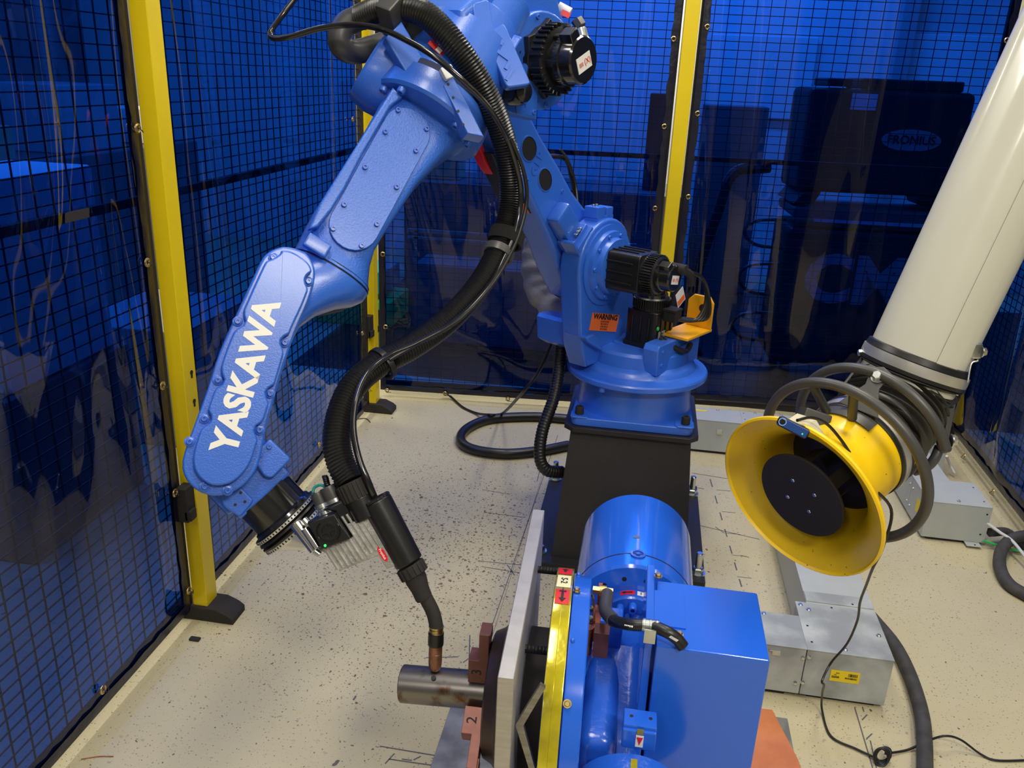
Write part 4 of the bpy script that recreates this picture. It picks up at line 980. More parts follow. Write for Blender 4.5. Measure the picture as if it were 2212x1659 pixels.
# main barrel
ba = tq(812, 1082); bb = tq(884, 1216); bd_ = (bb - ba).normalized()
g = G(); g.cyl(ba, bb, .029, .0265, n=40, b=.003); brl = g.build('barrel', 'black', torch)
g = G(); Mb = frz(ba, -bd_, cz_); g.lathe([(.020, .0), (.029, 0), (.029, .004), (.026, .006), (.020, .002), (.019, -.003), (0, -.003)], Mb, 36); g.build('barrel_lid', 'glossblack', brl)
g = G(); g.cyl(tq(775, 1075), tq(795, 1118), .028, .026, n=32, b=.002); g.build('hose_socket', 'black', torch)
def ribcuff(p0, p1, r, n_, name, parent):
    g = G(); g.cyl(p0, p1, r, r * .97, n=40, b=.002)
    z = (p1 - p0).normalized(); M = frz(p0, z, cz_); L_ = (p1 - p0).length
    for i in range(n_): g.box((r, 0, L_ / 2), (.003, 2 * pi * r / n_ * .5, L_ * .9), M @ Matrix.Rotation(2 * pi * i / n_, 4, 'Z'), b=.0007, seg=1)
    return g.build(name, 'matblack', parent)
ribcuff(tq(757, 1040), tq(775, 1078), .0285, 22, 'hose_nut', torch)
ribcuff(tq(884, 1220), tq(897, 1243), .0255, 16, 'neck_nut', torch)
g = G(); g.lathe([(0, 0), (.020, 0), (.020, .012), (.0165, .030), (.016, .045), (.0145, .05), (0, .05)], frz(tq(894, 1240), (tq(916, 1292) - tq(894, 1240))), 32); g.build('neck_boot', 'matblack', torch)
g = G(); g.tube([tq(908, 1272), tq(922, 1296), tq(935, 1322), tq(941, 1345), tq(942.5, 1360)], .0128, 24); g.build('torch_neck', 'matblack', torch)
TIP = V((-.309, 1.235, .4655)); n0 = tq(942.5, 1352); nd = (TIP - n0).normalized(); nl = (TIP - n0).length
Mn = frz(n0, nd, cz_)
g = G(); g.lathe([(0, 0), (.0138, 0), (.0138, .003), (.0130, .004), (.0130, .010), (.0138, .012), (0, .012)], Mn, 32); g.build('brass_ring', 'brass', torch)
g = G(); g.lathe([(0, .012), (.0142, .012), (.0146, .014), (.0142, .020), (.0146, .022), (.0146, .034), (.0142, .037), (0, .037)], Mn, 32); g.build('insulating_ring', 'black', torch)
g = G(); g.lathe([(0, .037), (.0125, .037), (.0125, .052), (.0121, .0525), (.0125, .053), (.0125, .070), (.0115, nl - .008), (.0085, nl - .001), (.0065, nl), (.0065, nl - .01), (0, nl - .01)], Mn, 36); g.build('gas_nozzle', 'nozzle', torch)
# oval badge
g = G(); Mo = TF @ Matrix.Translation((*t2(829, 1193), .0145)) @ Matrix.Rotation(radians(-58), 4, 'Z')
g.lathe([(0, 0), (1, 0), (1, .001), (0, .001)], Mo @ Matrix.Diagonal((.0155, .0052, 1, 1)), 32); bdg = g.build('oval_badge', 'redpl', drv)
g = G(); text(g, 'Fronius', Mo @ Matrix.Translation((0, 0, .0012)), .0072, .0002, .0001); g.build('badge_lettering', 'letter', bdg)
# coupling from tool flange to the torch
g = G(); g.cyl(tq(640, 1128, .005), tq(684, 1186, .005), .0125, n=24, b=.001); g.cyl(tq(655, 1122, .0), tq(676, 1146, 0), .0095, n=20); g.build('clamp_pin', 'chrome', torch)
g = G(); g.cyl(tq(662, 1138, .014), tq(690, 1180, .014), .008, n=20, b=.001); g.build('clamp_barrel', 'chrome', torch)
g = G(); g.cyl(tq(682, 1187, .01), tq(694, 1196, .01), .006, n=16, b=.001); g.build('clamp_tip', 'zinc', torch)
g = G(); g.prism([t2(*p) for p in ((668, 1160), (690, 1150), (712, 1185), (706, 1196), (690, 1190))], -.02, .0, TF, b=.002); g.build('mounting_bracket', 'alu', torch)
# plugs
for (u0, v0, u1, v1, r_, nm) in ((700, 1112, 681, 1066, .0125, 'small'), (728, 1100, 705, 1052, .0175, 'large')):
    p0 = tq(u0, v0, -.01); p1 = tq(u1, v1, -.01); dd = p1 - p0
    g = G(); M = frz(p0, dd); L_ = dd.length
    g.lathe([(0, 0), (r_, 0), (r_, .006), (r_ * .85, .008), (r_ * .85, .012), (r_ * 1.08, .013), (r_ * 1.08, .020), (0, .020)], M, 24); pc_ = g.build('plug_collar', 'zinc', torch)
    g = G(); g.lathe([(0, .018), (r_ * .9, .018), (r_ * .95, L_ - .006), (r_ * .9, L_), (0, L_)], M, 6 if 0 else 24); g.build('plug_cap', 'greytube', pc_)
g = G(); cpts = []
for i in range(90):
    t_ = i / 89; c = tq(722 - 26 * t_ - 6 * sin(t_ * 3), 1088 - 62 * t_ + 6 * max(0, t_ - .8) * 5, -.026); a = i * 1.05
    cpts.append(c + cx_ * (.0042 * cos(a)) + cz_ * (.0042 * sin(a)))
g.tube(cpts, .0022, 6, sm=2); tag(g.build('coiled_lead', 'black'), 'small black coiled lead rising from the torch plugs', 'cable')
g = G(); g.tube([tq(700, 1060, -.03), tq(685, 1052, -.03), tq(672, 1057, -.028), tq(668, 1068, -.026)], .0028, 8); tag(g.build('teal_lead', 'teal'), 'short teal wire looping behind the torch plugs', 'cable')

# ------------------------------------------------------------------ hoses and cables on the robot
def corr(pitch, depth):
    return lambda d: 1 - depth * (.5 + .5 * cos(2 * pi * d / pitch))
hp = [(778, 38, 1.78), (815, 22, 1.75), (865, 14, 1.72), (925, 36, 1.70), (985, 100, 1.70), (1038, 180, 1.73), (1078, 270, 1.78), (1100, 360, 1.83), (1103, 440, 1.86), (1085, 520, 1.85), (1040, 610, 1.80), (970, 690, 1.74), (890, 748, 1.69), (820, 785, 1.65), (765, 832, 1.61), (737, 890, 1.58), (727, 950, 1.555), (736, 1000, 1.54), (757, 1042, 1.53)]
HP = [at(*p) for p in hp]
g = G(); pit = .0062; g.tube(HP, .0268, 20, rf=corr(pit, .10), step=pit / 4, sm=14); hose = g.build('hose_pack', 'black', ang=60)
tag(hose, 'thick black corrugated hose arching from the robot head to the torch', 'hose')
g = G(); g.tube([at(850, 88, 1.86), at(805, 103, 1.84), at(768, 112, 1.82), at(742, 105, 1.80), at(733, 82, 1.79), at(745, 55, 1.79), at(772, 40, 1.79), at(790, 34, 1.78)], .0255, 20)
tag(g.build('smooth_hose', 'greytube'), 'smooth dark grey hose bend curling into the left lobe of the robot head', 'hose')
g = G(); p = at(868, 14, 1.72); dr = (HP[3] - HP[2]).normalized()
Mh = fr(p, dr, cz_); 
g.box((0, 0, 0), (.040, .075, .085), fr(at(858, 22, 1.72), dr, (at(840, 10, 1.72) - at(890, 75, 1.76))), b=.006)
hb = g.build('hose_clamp_block', 'greytube', robot)
g = G(); g.prism([(-.02, 0), (.022, 0), (.030, .085), (-.008, .10)], -.02, .02, fr(at(872, 35, 1.75), (at(905, 20, 1.75) - at(870, 40, 1.75)), (at(880, 80, 1.77) - at(868, 35, 1.75))), b=.003); g.build('clamp_bracket', 'greytube', robot)
def band(name, label, i0, t_, r_, wd, m, cat='strap', two=0):
    P = smooth(HP, 20); n_ = int((i0 + t_) * 20); c = P[n_]; d = (P[n_ + 1] - P[n_ - 1]).normalized()
    g = G(); ax_ = V(cx_) - d * d.dot(cx_); ax_.normalize(); ay = d.cross(ax_)
    cc = c + ax_ * two * .5
    secs = []
    prof = [(r_, -wd / 2), (r_ + .005, -wd / 2), (r_ + .0055, 0), (r_ + .005, wd / 2), (r_, wd / 2), (r_, -wd / 2)]
    g.lathe(prof, frz(cc, d, cx_) @ Matrix.Diagonal((1 + two * 14, 1, 1, 1)), 36)
    o = g.build(name, m); tag(o, label, cat)
band('velcro_strap', 'black fuzzy strap around the hanging hose and cable, upper of two', 9, -.10, .0285, .030, 'velcro', two=.012)
band('hose_band', 'smooth black band just below the fuzzy strap on the hanging hose', 9, .30, .0285, .018, 'greytube', two=.004)
band('cable_tie_band', 'black tie holding the thin cable to the hose over the corner post', 13, -.02, .0275, .012, 'rubber', two=.010)
cp = [(650, -20, 1.75), (612, 30, 1.74), (586, 66, 1.74), (588, 82, 1.73), (625, 80, 1.72), (690, 62, 1.71), (755, 54, 1.70), (820, 62, 1.68), (880, 88, 1.66), (940, 124, 1.65), (1000, 175, 1.66), (1055, 232, 1.70), (1095, 300, 1.76), (1118, 370, 1.80), (1125, 430, 1.83), (1112, 500, 1.83), (1088, 560, 1.81), (1055, 620, 1.77), (985, 693, 1.70), (900, 742, 1.65), (840, 768, 1.62), (795, 805, 1.58), (770, 860, 1.55), (763, 925, 1.53), (775, 990, 1.515), (795, 1040, 1.51), (812, 1082, 1.52)]
g = G(); g.tube([at(*p) for p in cp], .0062, 12, sm=10); tag(g.build('gas_line', 'glossblack'), 'thin shiny black cable looping beside the corrugated hose down to the torch', 'cable')
g = G(); g.tube([at(u + 9, v, d) for u, v, d in [(1095, 300, 1.76), (1122, 370, 1.80), (1129, 430, 1.83), (1114, 500, 1.83), (1088, 560, 1.81), (1050, 620, 1.77), (980, 693, 1.70), (895, 742, 1.65), (832, 778, 1.62)]], .0042, 10, sm=10)
tag(g.build('signal_cable', 'rubber'), 'second thin black cable strapped against the hose from elbow to corner post', 'cable')
# grey fabric sleeve down the far side of the lower arm
g = G(); sp = [(1158, 520, 2.80), (1152, 570, 2.80), (1160, 625, 2.79), (1185, 660, 2.77), (1212, 690, 2.75)]
rnd_ = random.Random(4); ph = [rnd_.uniform(0, 6) for _ in range(4)]
g.tube([at(*p) for p in sp], .040, 24, rf=lambda d: 1 + .05 * sin(d * 130 + ph[0]) + .04 * sin(d * 77 + ph[1]), step=.006, sm=12)
tag(g.build('fabric_sleeve', 'cloth'), 'wrinkled grey fabric sleeve below the lower arm entering the cable box', 'sleeve')
g = G(); g.tube([at(1212, 745, 2.80), at(1207, 800, 2.80), at(1196, 860, 2.78), at(1172, 930, 2.76), at(1166, 985, 2.76), at(1180, 1015, 2.77), at(1215, 1020, 2.80)], .021, 16, rf=corr(.010, .10), step=.0028, sm=12)
tag(g.build('base_hose', 'rubber', ang=60), 'black corrugated hose dropping from the cable box beside the pedestal', 'hose')
g = G(); g.tube([at_z(u, v, .022) for u, v in ((1228, 905), (1150, 900), (1060, 905), (1010, 925), (995, 950), (1020, 970), (1090, 980), (1170, 973), (1228, 962))], .021, 16, sm=10)
tag(g.build('floor_hose', 'rubber'), 'black hose coiled in a loop on the floor left of the pedestal', 'hose')
fz = [at(1192, 742, 2.86), at(1165, 800, 2.9), at(1120, 858, 3.0), at_z(1085, 893, .05), at_z(1060, 896, .05), at_z(1030, 893, .01), at_z(1000, 880, .006), at_z(975, 858, .01), at_z(960, 845, .03)]
g = G(); g.tube(fz, .006, 8, sm=8); tag(g.build('drop_cable', 'rubber'), 'thin black cable sagging from the cable box to the bottom of the back curtain', 'cable')
# red connector and tool cable behind the lower arm
g = G(); rc = la(.385, .088); Mr = A @ Matrix.Translation((rc[0], rc[1], -.235)) @ Matrix.Rotation(atan2(dL.y, dL.x), 4, 'Z')
g.box((0, 0, 0), (.060, .055, .04), Mr, b=.010); rcn = g.build('red_connector', 'redpl', robot)
g = G(); pts_ = [Mr @ V((-.02, -.03, 0)), at(1215, 340, 2.75), at(1235, 385, 2.8), at(1245, 450, 2.82), at(1246, 500, 2.8)]; g.tube(pts_, .007, 8); g.build('connector_cable', 'rubber', rcn)
g = G(); g.tube([at(1210, 322, 2.72), at(1228, 350, 2.75), at(1243, 400, 2.8), at(1250, 470, 2.8)], .005, 8); g.build('connector_lead', 'rubber', rcn)
g = G(); el = [(.598, 1.40), (.606, 1.40), (.600, 1.34), (.590, 1.31), (.565, 1.27), (.535, 1.240), (.530, 1.25), (.552, 1.275), (.575, 1.315), (.590, 1.35)]
g.prism(el, -.225, -.19, A, b=.002); g.build('red_guard', 'redpl', robot)
g = G(); g.prism([(.560, 1.30), (.575, 1.30), (.545, 1.255), (.46, 1.15), (.445, 1.165)], -.225, -.16, A, b=.004); g.build('cable_cover', 'rubber', robot)

# ------------------------------------------------------------------ two-axis positioner
pos = thing('weld_positioner', 'glossy blue welding positioner with round drum and big square housing in front', 'positioner', (.05, 1.5, 0))
PM = Matrix.Translation((0, 1.235, 0)) @ Matrix.Rotation(radians(2.4), 4, 'Z')
AX = .440                                                     # table axis height
DX, DZ = .045, .445
YM = frz((DX, 1.82, DZ), (0, -1, 0), (0, 0, 1))              # drum axis towards the camera
g = G(); g.lathe([(0, 0), (.124, 0), (.129, .006), (.129, .272), (.1275, .273), (.1275, .275), (.129, .276), (.129, .315), (.124, .321), (.072, .321), (.072, .316), (0, .316)], YM, 96)
g.build('drive_drum', 'bluegloss', pos); dr_ = pos.children[-1]
g = G(); g.lathe([(.1292, .2725), (.1296, .2725), (.1296, .2750), (.1292, .2750)], YM, 96); g.build('drum_joint', 'insole', dr_)
g = G(); Mc = YM @ Matrix.Translation((.129, 0, .276)) @ Matrix.Rotation(pi / 2, 4, 'Y')
g.lathe([(.011, -.001), (.016, .0), (.016, .003), (.011, .003), (.010, -.0), (0, 0)], Mc, 28); g.lathe([(0, .001), (.005, .001), (.005, .0035), (0, .0035)], Mc, 6); g.build('lifting_eye_hole', 'bluecast', dr_)
g = G(); g.box((.1292, .005, .205), (.0006, .014, .010), YM); g.build('rating_plate', 'steel', dr_)
for a in (-38, -12, 14, 40):
    g = G(); g.cyl(YM @ V((.098 * cos(radians(a)), .098 * sin(radians(a)), .3208)), YM @ V((.098 * cos(radians(a)), .098 * sin(radians(a)), .3216)), .005, n=16); g.build('face_hole', 'ink', dr_)
g = G(); g.lathe([(0, .314), (.070, .314), (.072, .316), (.072, .345), (.069, .349), (.035, .350), (.030, .375), (0, .38)], YM, 72)
g.build('output_flange', 'bluecast', pos); of = pos.children[-1]
for a in (-34, 2, 30):
    g = G(); screw(g, YM @ V((.054 * cos(radians(a)), .054 * sin(radians(a)) * 1.0, .350)), (0, -1, 0), .0085, .020); g.build('flange_bolt', 'bluegloss', of)
lmat = lambda a, z_: YM @ Matrix.Rotation(radians(a), 4, 'Z') @ Matrix.Translation((.0686, 0, z_)) @ Matrix.Rotation(pi / 2, 4, 'Y')
# curved labels on the flange rim: local x along the rim
g = G(); g.lathe([(.0721, .324), (.0727, .324), (.0727, .338), (.0721, .338)], YM, 12, radians(4), radians(28)) if (YM.to_3x3() @ V((0, 1, 0))).x > 0 else g.lathe([(.0721, .324), (.0727, .324), (.0727, .338), (.0721, .338)], YM, 12, radians(-28), radians(-4)); l1 = g.build('white_axis_label', 'white', of)
g = G(); g.lathe([(.0721, .324), (.0727, .324), (.0727, .338), (.0721, .338)], YM, 12, radians(22), radians(48)) if 0 else g.lathe([(.0721, .324), (.0727, .324), (.0727, .338), (.0721, .338)], YM, 12, *((radians(-24), radians(0)) if (YM.to_3x3() @ V((0, 1, 0))).x > 0 else (radians(0), radians(24)))); l2 = g.build('red_arrow_label', 'red', of)
ys = 1 if (YM.to_3x3() @ V((0, 1, 0))).x > 0 else -1
for a, s_ in ((10 * ys, '1'), (17 * ys, '-'), (24 * ys, 'S')):
    g = G(); c = YM @ V((.0729 * cos(radians(a)), .0729 * sin(radians(a)), .331)); o_ = V((cos(radians(a)), 0, 0)); nn = (YM.to_3x3() @ V((cos(radians(a)), sin(radians(a)), 0))); text(g, s_, fr(c, nn.cross(V((0, 1, 0))) * -1, V((0, 1, 0))), .012, .0003, .0002); g.build('axis_label_print', 'ink', l1)
g = G(); nn = YM.to_3x3() @ V((cos(radians(-12 * ys)), sin(radians(-12 * ys)), 0)); c = YM @ V((.0729 * cos(radians(-12 * ys)), .0729 * sin(radians(-12 * ys)), .331))
Ma = fr(c, nn.cross(V((0, 1, 0))) * -1, V((0, 1, 0))); g.prism([(-.011, 0), (-.004, .004), (-.004, .0012), (.010, .0012), (.010, -.0012), (-.004, -.0012), (-.004, -.004)], 0, .0006, Ma); g.build('arrow_print', 'ink', l2)
# stand below the drum
g = G(); g.box((.045, 1.66, .17), (.24, .28, .32), b=.02); g.box((.045, 1.66, .02), (.34, .36, .03), b=.004); g.build('stand', 'bluecast', pos)
# swing casting carrying the table drive
g = G()
g.loft([ring(V((.045, 1.468, .415)), (1, 0, 0), (0, 0, 1), .045, .050, 36, 2.6), ring(V((.040, 1.44, .405)), (1, 0, 0), (0, 0, 1), .050, .058, 36, 3), ring(V((.025, 1.40, .40)), (1, 0, 0), (0, 0, 1), .056, .075, 36, 4), ring(V((.008, 1.33, .40)), (1, 0, 0), (0, 0, 1), .068, .105, 36, 5), ring(V((.008, 1.16, .37)), (1, 0, 0), (0, 0, 1), .068, .10, 36, 5), ring(V((.008, 1.10, .36)), (1, 0, 0), (0, 0, 1), .060, .08, 36, 4)])
g.box((-.004, 1.235, .40), (.064, .30, .20), b=.022, seg=4); g.box((.0, 1.345, .53), (.05, .05, .06), b=.006); g.build('swing_casting', 'bluecast', pos)
g = G(); g.prism([(1.375, .36), (1.375, .655), (1.362, .665), (1.165, .665), (1.155, .655), (1.125, .36)], .058, .072, fr((0, 0, 0), (0, 1, 0), (0, 0, 1)), b=.002); g.build('side_rib', 'bluegloss', pos)
# housing
g = G(); bx0, bx1, by0, by1, bz0, bz1 = .076, .252, 1.133, 1.322, .26, .66
g.box(((bx0 + bx1) / 2, (by0 + by1) / 2, (bz0 + bz1) / 2), (bx1 - bx0, by1 - by0, bz1 - bz0), b=.004); g.build('motor_housing', 'bluegloss', pos); mh = pos.children[-1]
g = G(); g.box((.098, 1.235, .6615), (.052, .10, .003), b=.0008); g.build('housing_tab', 'bluegloss', mh)
for (x, y, z) in ((.112, 1.165, .663), (.0775, 1.315, .672)):
    g = G(); hexbolt(g, (x, y, z), (0, 0, 1), .0048, .005); g.build('brass_screw', 'brass', mh)
g = G(); g.box((.205, 1.1325, .34), (.06, .001, .10)); 
# disc with yellow tape on its rim
Xd = frz(PM @ V((-.100, 0, AX)), PM.to_3x3() @ V((1, 0, 0)), (0, 0, 1))      # x = up, z = along the axis
g = G(); g.lathe([(0, 0), (.225, 0), (.2345, .002), (.2352, .004), (.2352, .029), (.2345, .031), (.21, .032), (0, .032)], Xd, 128); td_ = g.build('table_disc', 'bluecast', pos)
g = G(); g.lathe([(.2353, .0015), (.2358, .003), (.2358, .0155), (.2352, .016), (.2358, .0165), (.2358, .030), (.2353, .0315)], Xd, 128); g.build('tape_band', 'ytape', td_)
def rimlab(a0, a1, m, prints, h0=.004, h1=.028):
    g = G(); g.lathe([(.2362, h0), (.2364, h0), (.2364, h1), (.2362, h1)], Xd, 8, radians(a0), radians(a1)); o = g.build('axis_label', m, td_)
    am = radians((a0 + a1) / 2); nn = Xd.to_3x3() @ V((cos(am), sin(am), 0)); c = Xd @ V((.2368 * cos(am), .2368 * sin(am), (h0 + h1) / 2)); tt = Xd.to_3x3() @ V((-sin(am), cos(am), 0))
    g = G()
    for kind, v in prints:
        Mx = fr(c, tt, nn.cross(tt))
        if kind == 't': text(g, v, Mx, .0165, .0003, .0002)
        if kind == 'a': s_ = v; g.prism([(s_ * x, y) for x, y in ((.014, 0), (.005, .006), (.005, .0022), (-.010, .0022), (-.010, -.0022), (.005, -.0022), (.005, -.006))], 0, .0005, Mx)
        if kind == 'p': g.box((v, 0, .0004), (.002, .012, .0006), Mx); g.box((v, 0, .0004), (.012, .002, .0006), Mx)
    g.build('axis_label_print', 'ink', o)
sgn = 1 if (Xd @ V((0, 1, 0)) - Xd @ V((0, 0, 0))).y > 0 else -1
rimlab(*(sorted((sgn * 25, sgn * 14))), 'red', (('a', sgn * .8),)); rimlab(*(sorted((sgn * 12.5, sgn * 1.5))), 'cream', (('t', 'S-2'),)); rimlab(*(sorted((sgn * 0, -sgn * 9.5))), 'red', (('a', -sgn), ('p', sgn * .013)))
# guard band right of the disc
g = G(); g.lathe([(.222, .034), (.226, .034), (.226, .037), (.224, .062), (.222, .064), (.219, .062), (.219, .036), (.222, .034)], Xd, 80, radians(-75), radians(28) if sgn > 0 else radians(75))
g.build('guard_band', 'bluegloss', pos); gb = pos.children[-1]
for a in (46, 27, 3, -25, -50):
    aa = radians(a * sgn); c = Xd @ V((.2275 * cos(aa), .2275 * sin(aa), .0395)); nn = Xd.to_3x3() @ V((cos(aa), sin(aa), 0)); g = G()
    if a in (46, 3, -50): hexbolt(g, c, nn, .0045, .006); g.build('guard_screw', 'brass', gb)
    else: g.ball(c, .004, 10); g.build('guard_rivet', 'bluegloss', gb)
# spacer frame, studs and square faceplate
g = G(); g.cyl(PM @ V((-.138, 0, AX)), PM @ V((-.100, 0, AX)), .125, n=40)
g.build('spacer_drum', 'matblack', pos)
for (dy, dz, ry, rz) in ((.16, .16, .06, -.05), (-.18, .03, .05, .045), (-.18, .0, .05, -.075)):
    g = G(); g.tube([PM @ V((-.134, dy, AX + dz)), PM @ V((-.120, dy, AX + dz)), PM @ V((-.102, dy + ry * .2, AX + dz + rz * .6))], .006, 4, sm=0); 
g = G(); g.prism([(-.03, -.11), (0, -.0), (-.03, .075), (-.022, .08), (.012, 0), (-.022, -.115)], -.004, .004, fr(PM @ V((-.125, -.20, AX + .12)), PM.to_3x3() @ V((-1, 0, 0)), V((0, 0, 1))) ); g.build('angle_brace', 'steel', pos)
for (dy, dz) in ((.150, .174), (-.068, .158), (-.205, -.12)):
    g = G(); g.tube([PM @ V((-.140, dy, AX + dz)), PM @ V((-.098, dy, AX + dz))], .0075, 12, sm=0, rf=corr(.0025, .12), step=.0007); g.build('threaded_stud', 'rubber', pos)
g = G(); hw = .2525; g.prism([(-hw, AX - hw), (hw, AX - hw), (hw, AX + .246), (-hw, AX + .246)], -.1625, -.1385, PM @ fr((0, 0, 0), (0, 1, 0), (0, 0, 1)), b=.0012, seg=1); g.build('square_faceplate', 'plate', pos)
# chuck
Xc = frz(PM @ V((-.162, 0, AX)), PM.to_3x3() @ V((-1, 0, 0)), (0, 0, 1))
g = G(); g.lathe([(0, 0), (.125, 0), (.125, .018), (.118, .024), (.110, .040), (.104, .043), (.030, .043), (.030, .020), (0, .02)], Xc, 96); g.build('chuck_body', 'chuck', pos); ch = pos.children[-1]
sc_ = 1 if (Xc.to_3x3() @ V((0, 1, 0))).y < 0 else -1
def jaw(a, m, num):
    M = Xc @ Matrix.Rotation(radians(a) * sc_, 4, 'Z')          # x radial, y tangential, z out
    g = G(); w_ = .019
    pts = [(.034, .044), (.034, .080), (.082, .080), (.082, .062), (.138, .062), (.138, .044)]
    Mj = M @ Matrix.Rotation(pi / 2, 4, 'X')                      # XY of Mj: x radial, y = z of M
    g.prism([(x, y) for x, y in pts], -w_, w_, Mj, b=.0015, seg=2)
    g.box((.128, 0, .050), (.018, .030, .016), M, b=.001); o = g.build('chuck_jaw', m, ch)
    s_ = -1
    for s2 in (-1, 1):
        nn = M.to_3x3() @ V((0, s2, 0))
        if nn.y < -.2 or nn.z > .5:
            g = G(); c = M @ V((.058, s2 * (w_ + .0002), .064)); text(g, num, fr(c, V((M.to_3x3() @ V((0, 0, 1)))) * -1, nn.cross(V((M.to_3x3() @ V((0, 0, 1)))) * -1)) @ Matrix.Rotation(radians(90 if num == '3' else 90), 4, 'Z'), .026, .0003, .0002); g.build('jaw_number', 'ink', o); break
    return o
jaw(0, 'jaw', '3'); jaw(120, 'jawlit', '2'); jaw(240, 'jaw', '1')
# copper ground brush
gr = lambda u, v, z: at_z(u, v, z)
c0 = gr(1300, 1368, .60)
g = G(); g.box((c0.x, c0.y, .585), (.026, .030, .05), b=.001); g.build('copper_block', 'jaw', pos)
c1 = gr(1291, 1285, .62); g = G(); g.box((c1.x + .004, c1.y + .0, .620), (.007, .012, .045), b=.0008); g.build('copper_strap', 'copper', pos)
c2 = gr(1290, 1335, .60); g = G(); g.box((c2.x, c2.y, .59), (.012, .07, .03), b=.001); g.build('copper_bar', 'copper', pos)
c3 = gr(1271, 1370, .59); g = G(); g.cyl((c3.x, c3.y, .55), (c3.x, c3.y, .605), .008, n=20); g.build('brush_post', 'copper', pos)
g = G(); ux = gr(1264, 1290, .61); uy = gr(1282, 1345, .60)
g.tube([(ux.x, ux.y + .03, .60), (ux.x + .003, ux.y + .005, .612), (ux.x + .014, ux.y + .002, .612), (uy.x, uy.y, .612), (uy.x - .002, uy.y - .008, .606), (uy.x - .014, uy.y - .008, .600)], .0022, 6); g.build('copper_clip', 'copper', pos)
for k_ in range(2):
    g = G(); c = gr(1272, 1318 + 22 * k_, .60); cp_ = []
    for i in range(60): a = i * .75; cp_.append(V((c.x - .008 + i * .00027, c.y + .006 * cos(a), .604 + .006 * sin(a))))
    g.tube(cp_, .0009, 5, sm=2); g.build('brush_spring', 'zinc', pos)
g = G(); cb_ = gr(1300, 1276, .635); g.cyl((cb_.x - .016, cb_.y, .635), (cb_.x + .020, cb_.y, .635), .0075, n=6); g.cyl((cb_.x - .004, cb_.y, .635), (cb_.x + .008, cb_.y, .635), .010, n=20); g.build('lug_bolt', 'brass', pos)
# front lug with pointer and the round end cover at the bottom
def Pz(u, v, y): return at_plane(u, v, (0, y, 0), (0, 1, 0))
a1 = Pz(1345, 1575, 1.06); a2 = Pz(1420, 1580, 1.06)
zt = a1.z; g = G(); g.box(((a1.x + a2.x) / 2, 1.085, zt - .018), (a2.x - a1.x, .05, .036), b=.003); g.box(((a1.x + a2.x) / 2, 1.08, zt + .0), ((a2.x - a1.x) * .98, .03, .012), b=.002); g.build('pointer_lug', 'bluegloss', pos); lg = pos.children[-1]
for dx in (-.014, .016):
    g = G(); g.cyl(((a1.x + a2.x) / 2 + dx, 1.085, zt + .0055), ((a1.x + a2.x) / 2 + dx, 1.085, zt + .0065), .003, n=14); g.build('lug_hole', 'ink', lg)
mx = (a1.x + a2.x) / 2 + .001
g = G(); g.box((mx, 1.0592, zt - .018), (.012, .001, .022)); pl_ = g.build('pointer_label', 'white', lg); g = G(); g.prism([(-.005, .008), (.005, .008), (0, -.007)], 0, .0006, fr((mx, 1.0585, zt - .018), (1, 0, 0), (0, 0, 1))); g.build('red_pointer', 'red', pl_)
g = G(); g.box((mx, 1.0592, zt + .000), (.010, .001, .010)); g.build('tape_patch', 'ytape', lg)
Mf_ = frz(V((mx - .006, 1.05, zt - .126)), (0, -1, 0), (0, 0, 1))
g = G(); g.lathe([(0, 0), (.090, 0), (.094, .004), (.094, .055), (.088, .062), (.03, .064), (0, .064)], Mf_, 72); g.build('end_cover', 'bluecast', pos); ec = pos.children[-1]
g = G(); g.box((.0945, -.0, .03), (.001, .010, .03), Mf_); g.build('tape_patch', 'ytape', ec)
g = G(); g.box((0, 0, 0), (.016, .012, .001), fr(Mf_ @ V((.0885, .030, .0585)), (1, 0, 0), (0, -.5, .85))); g.build('green_label', 'cream', ec)
# earth cable over the rib
g = G(); cpts = [V((cb_.x + .010, cb_.y - .008, .635)), gr(1308, 1318, .645), gr(1325, 1340, .66), gr(1360, 1349, .68), gr(1405, 1352, .685), gr(1440, 1365, .685), gr(1462, 1380, .676), gr(1476, 1397, .665)]
g.tube(cpts, .0098, 20, sm=10); ecb = g.build('earth_cable', 'rubber'); tag(ecb, 'short fat black cable with white print arching over the blue housing', 'cable')
g = G(); g.tube(cpts[:3], .0115, 20, sm=8); g.build('heat_shrink', 'greytube', ecb)
for (u, v, s_, z_, an) in ((1358, 1352, '8088', .6895, -3), (1455, 1380, 'lines', .688, -38)):
    g = G(); text(g, '80sss' if s_ == '8088' else '|||||||||', Matrix.Translation(gr(u, v, .696 if an == -3 else .690)) @ Matrix.Rotation(radians(an + 180), 4, 'Z'), .0065, .0002, 0); g.build('cable_print', 'letter', ecb)
g = G(); cc_ = gr(1405, 1352, .685)
for dx in (-.010, 0, .010): g.lathe([(.0098, -.0022), (.0112, -.0015), (.0112, .0015), (.0098, .0022)], frz((cc_.x + dx, cc_.y, .685), (1, 0, 0)), 32)
g.lathe([(.0099, -.013), (.0104, -.013), (.0104, .013), (.0099, .013)], frz((cc_.x, cc_.y, .685), (1, 0, 0)), 32); g.box((cc_.x, cc_.y - .014, .675), (.018, .004, .024)); g.build('cable_clamp', 'zinc', pos)
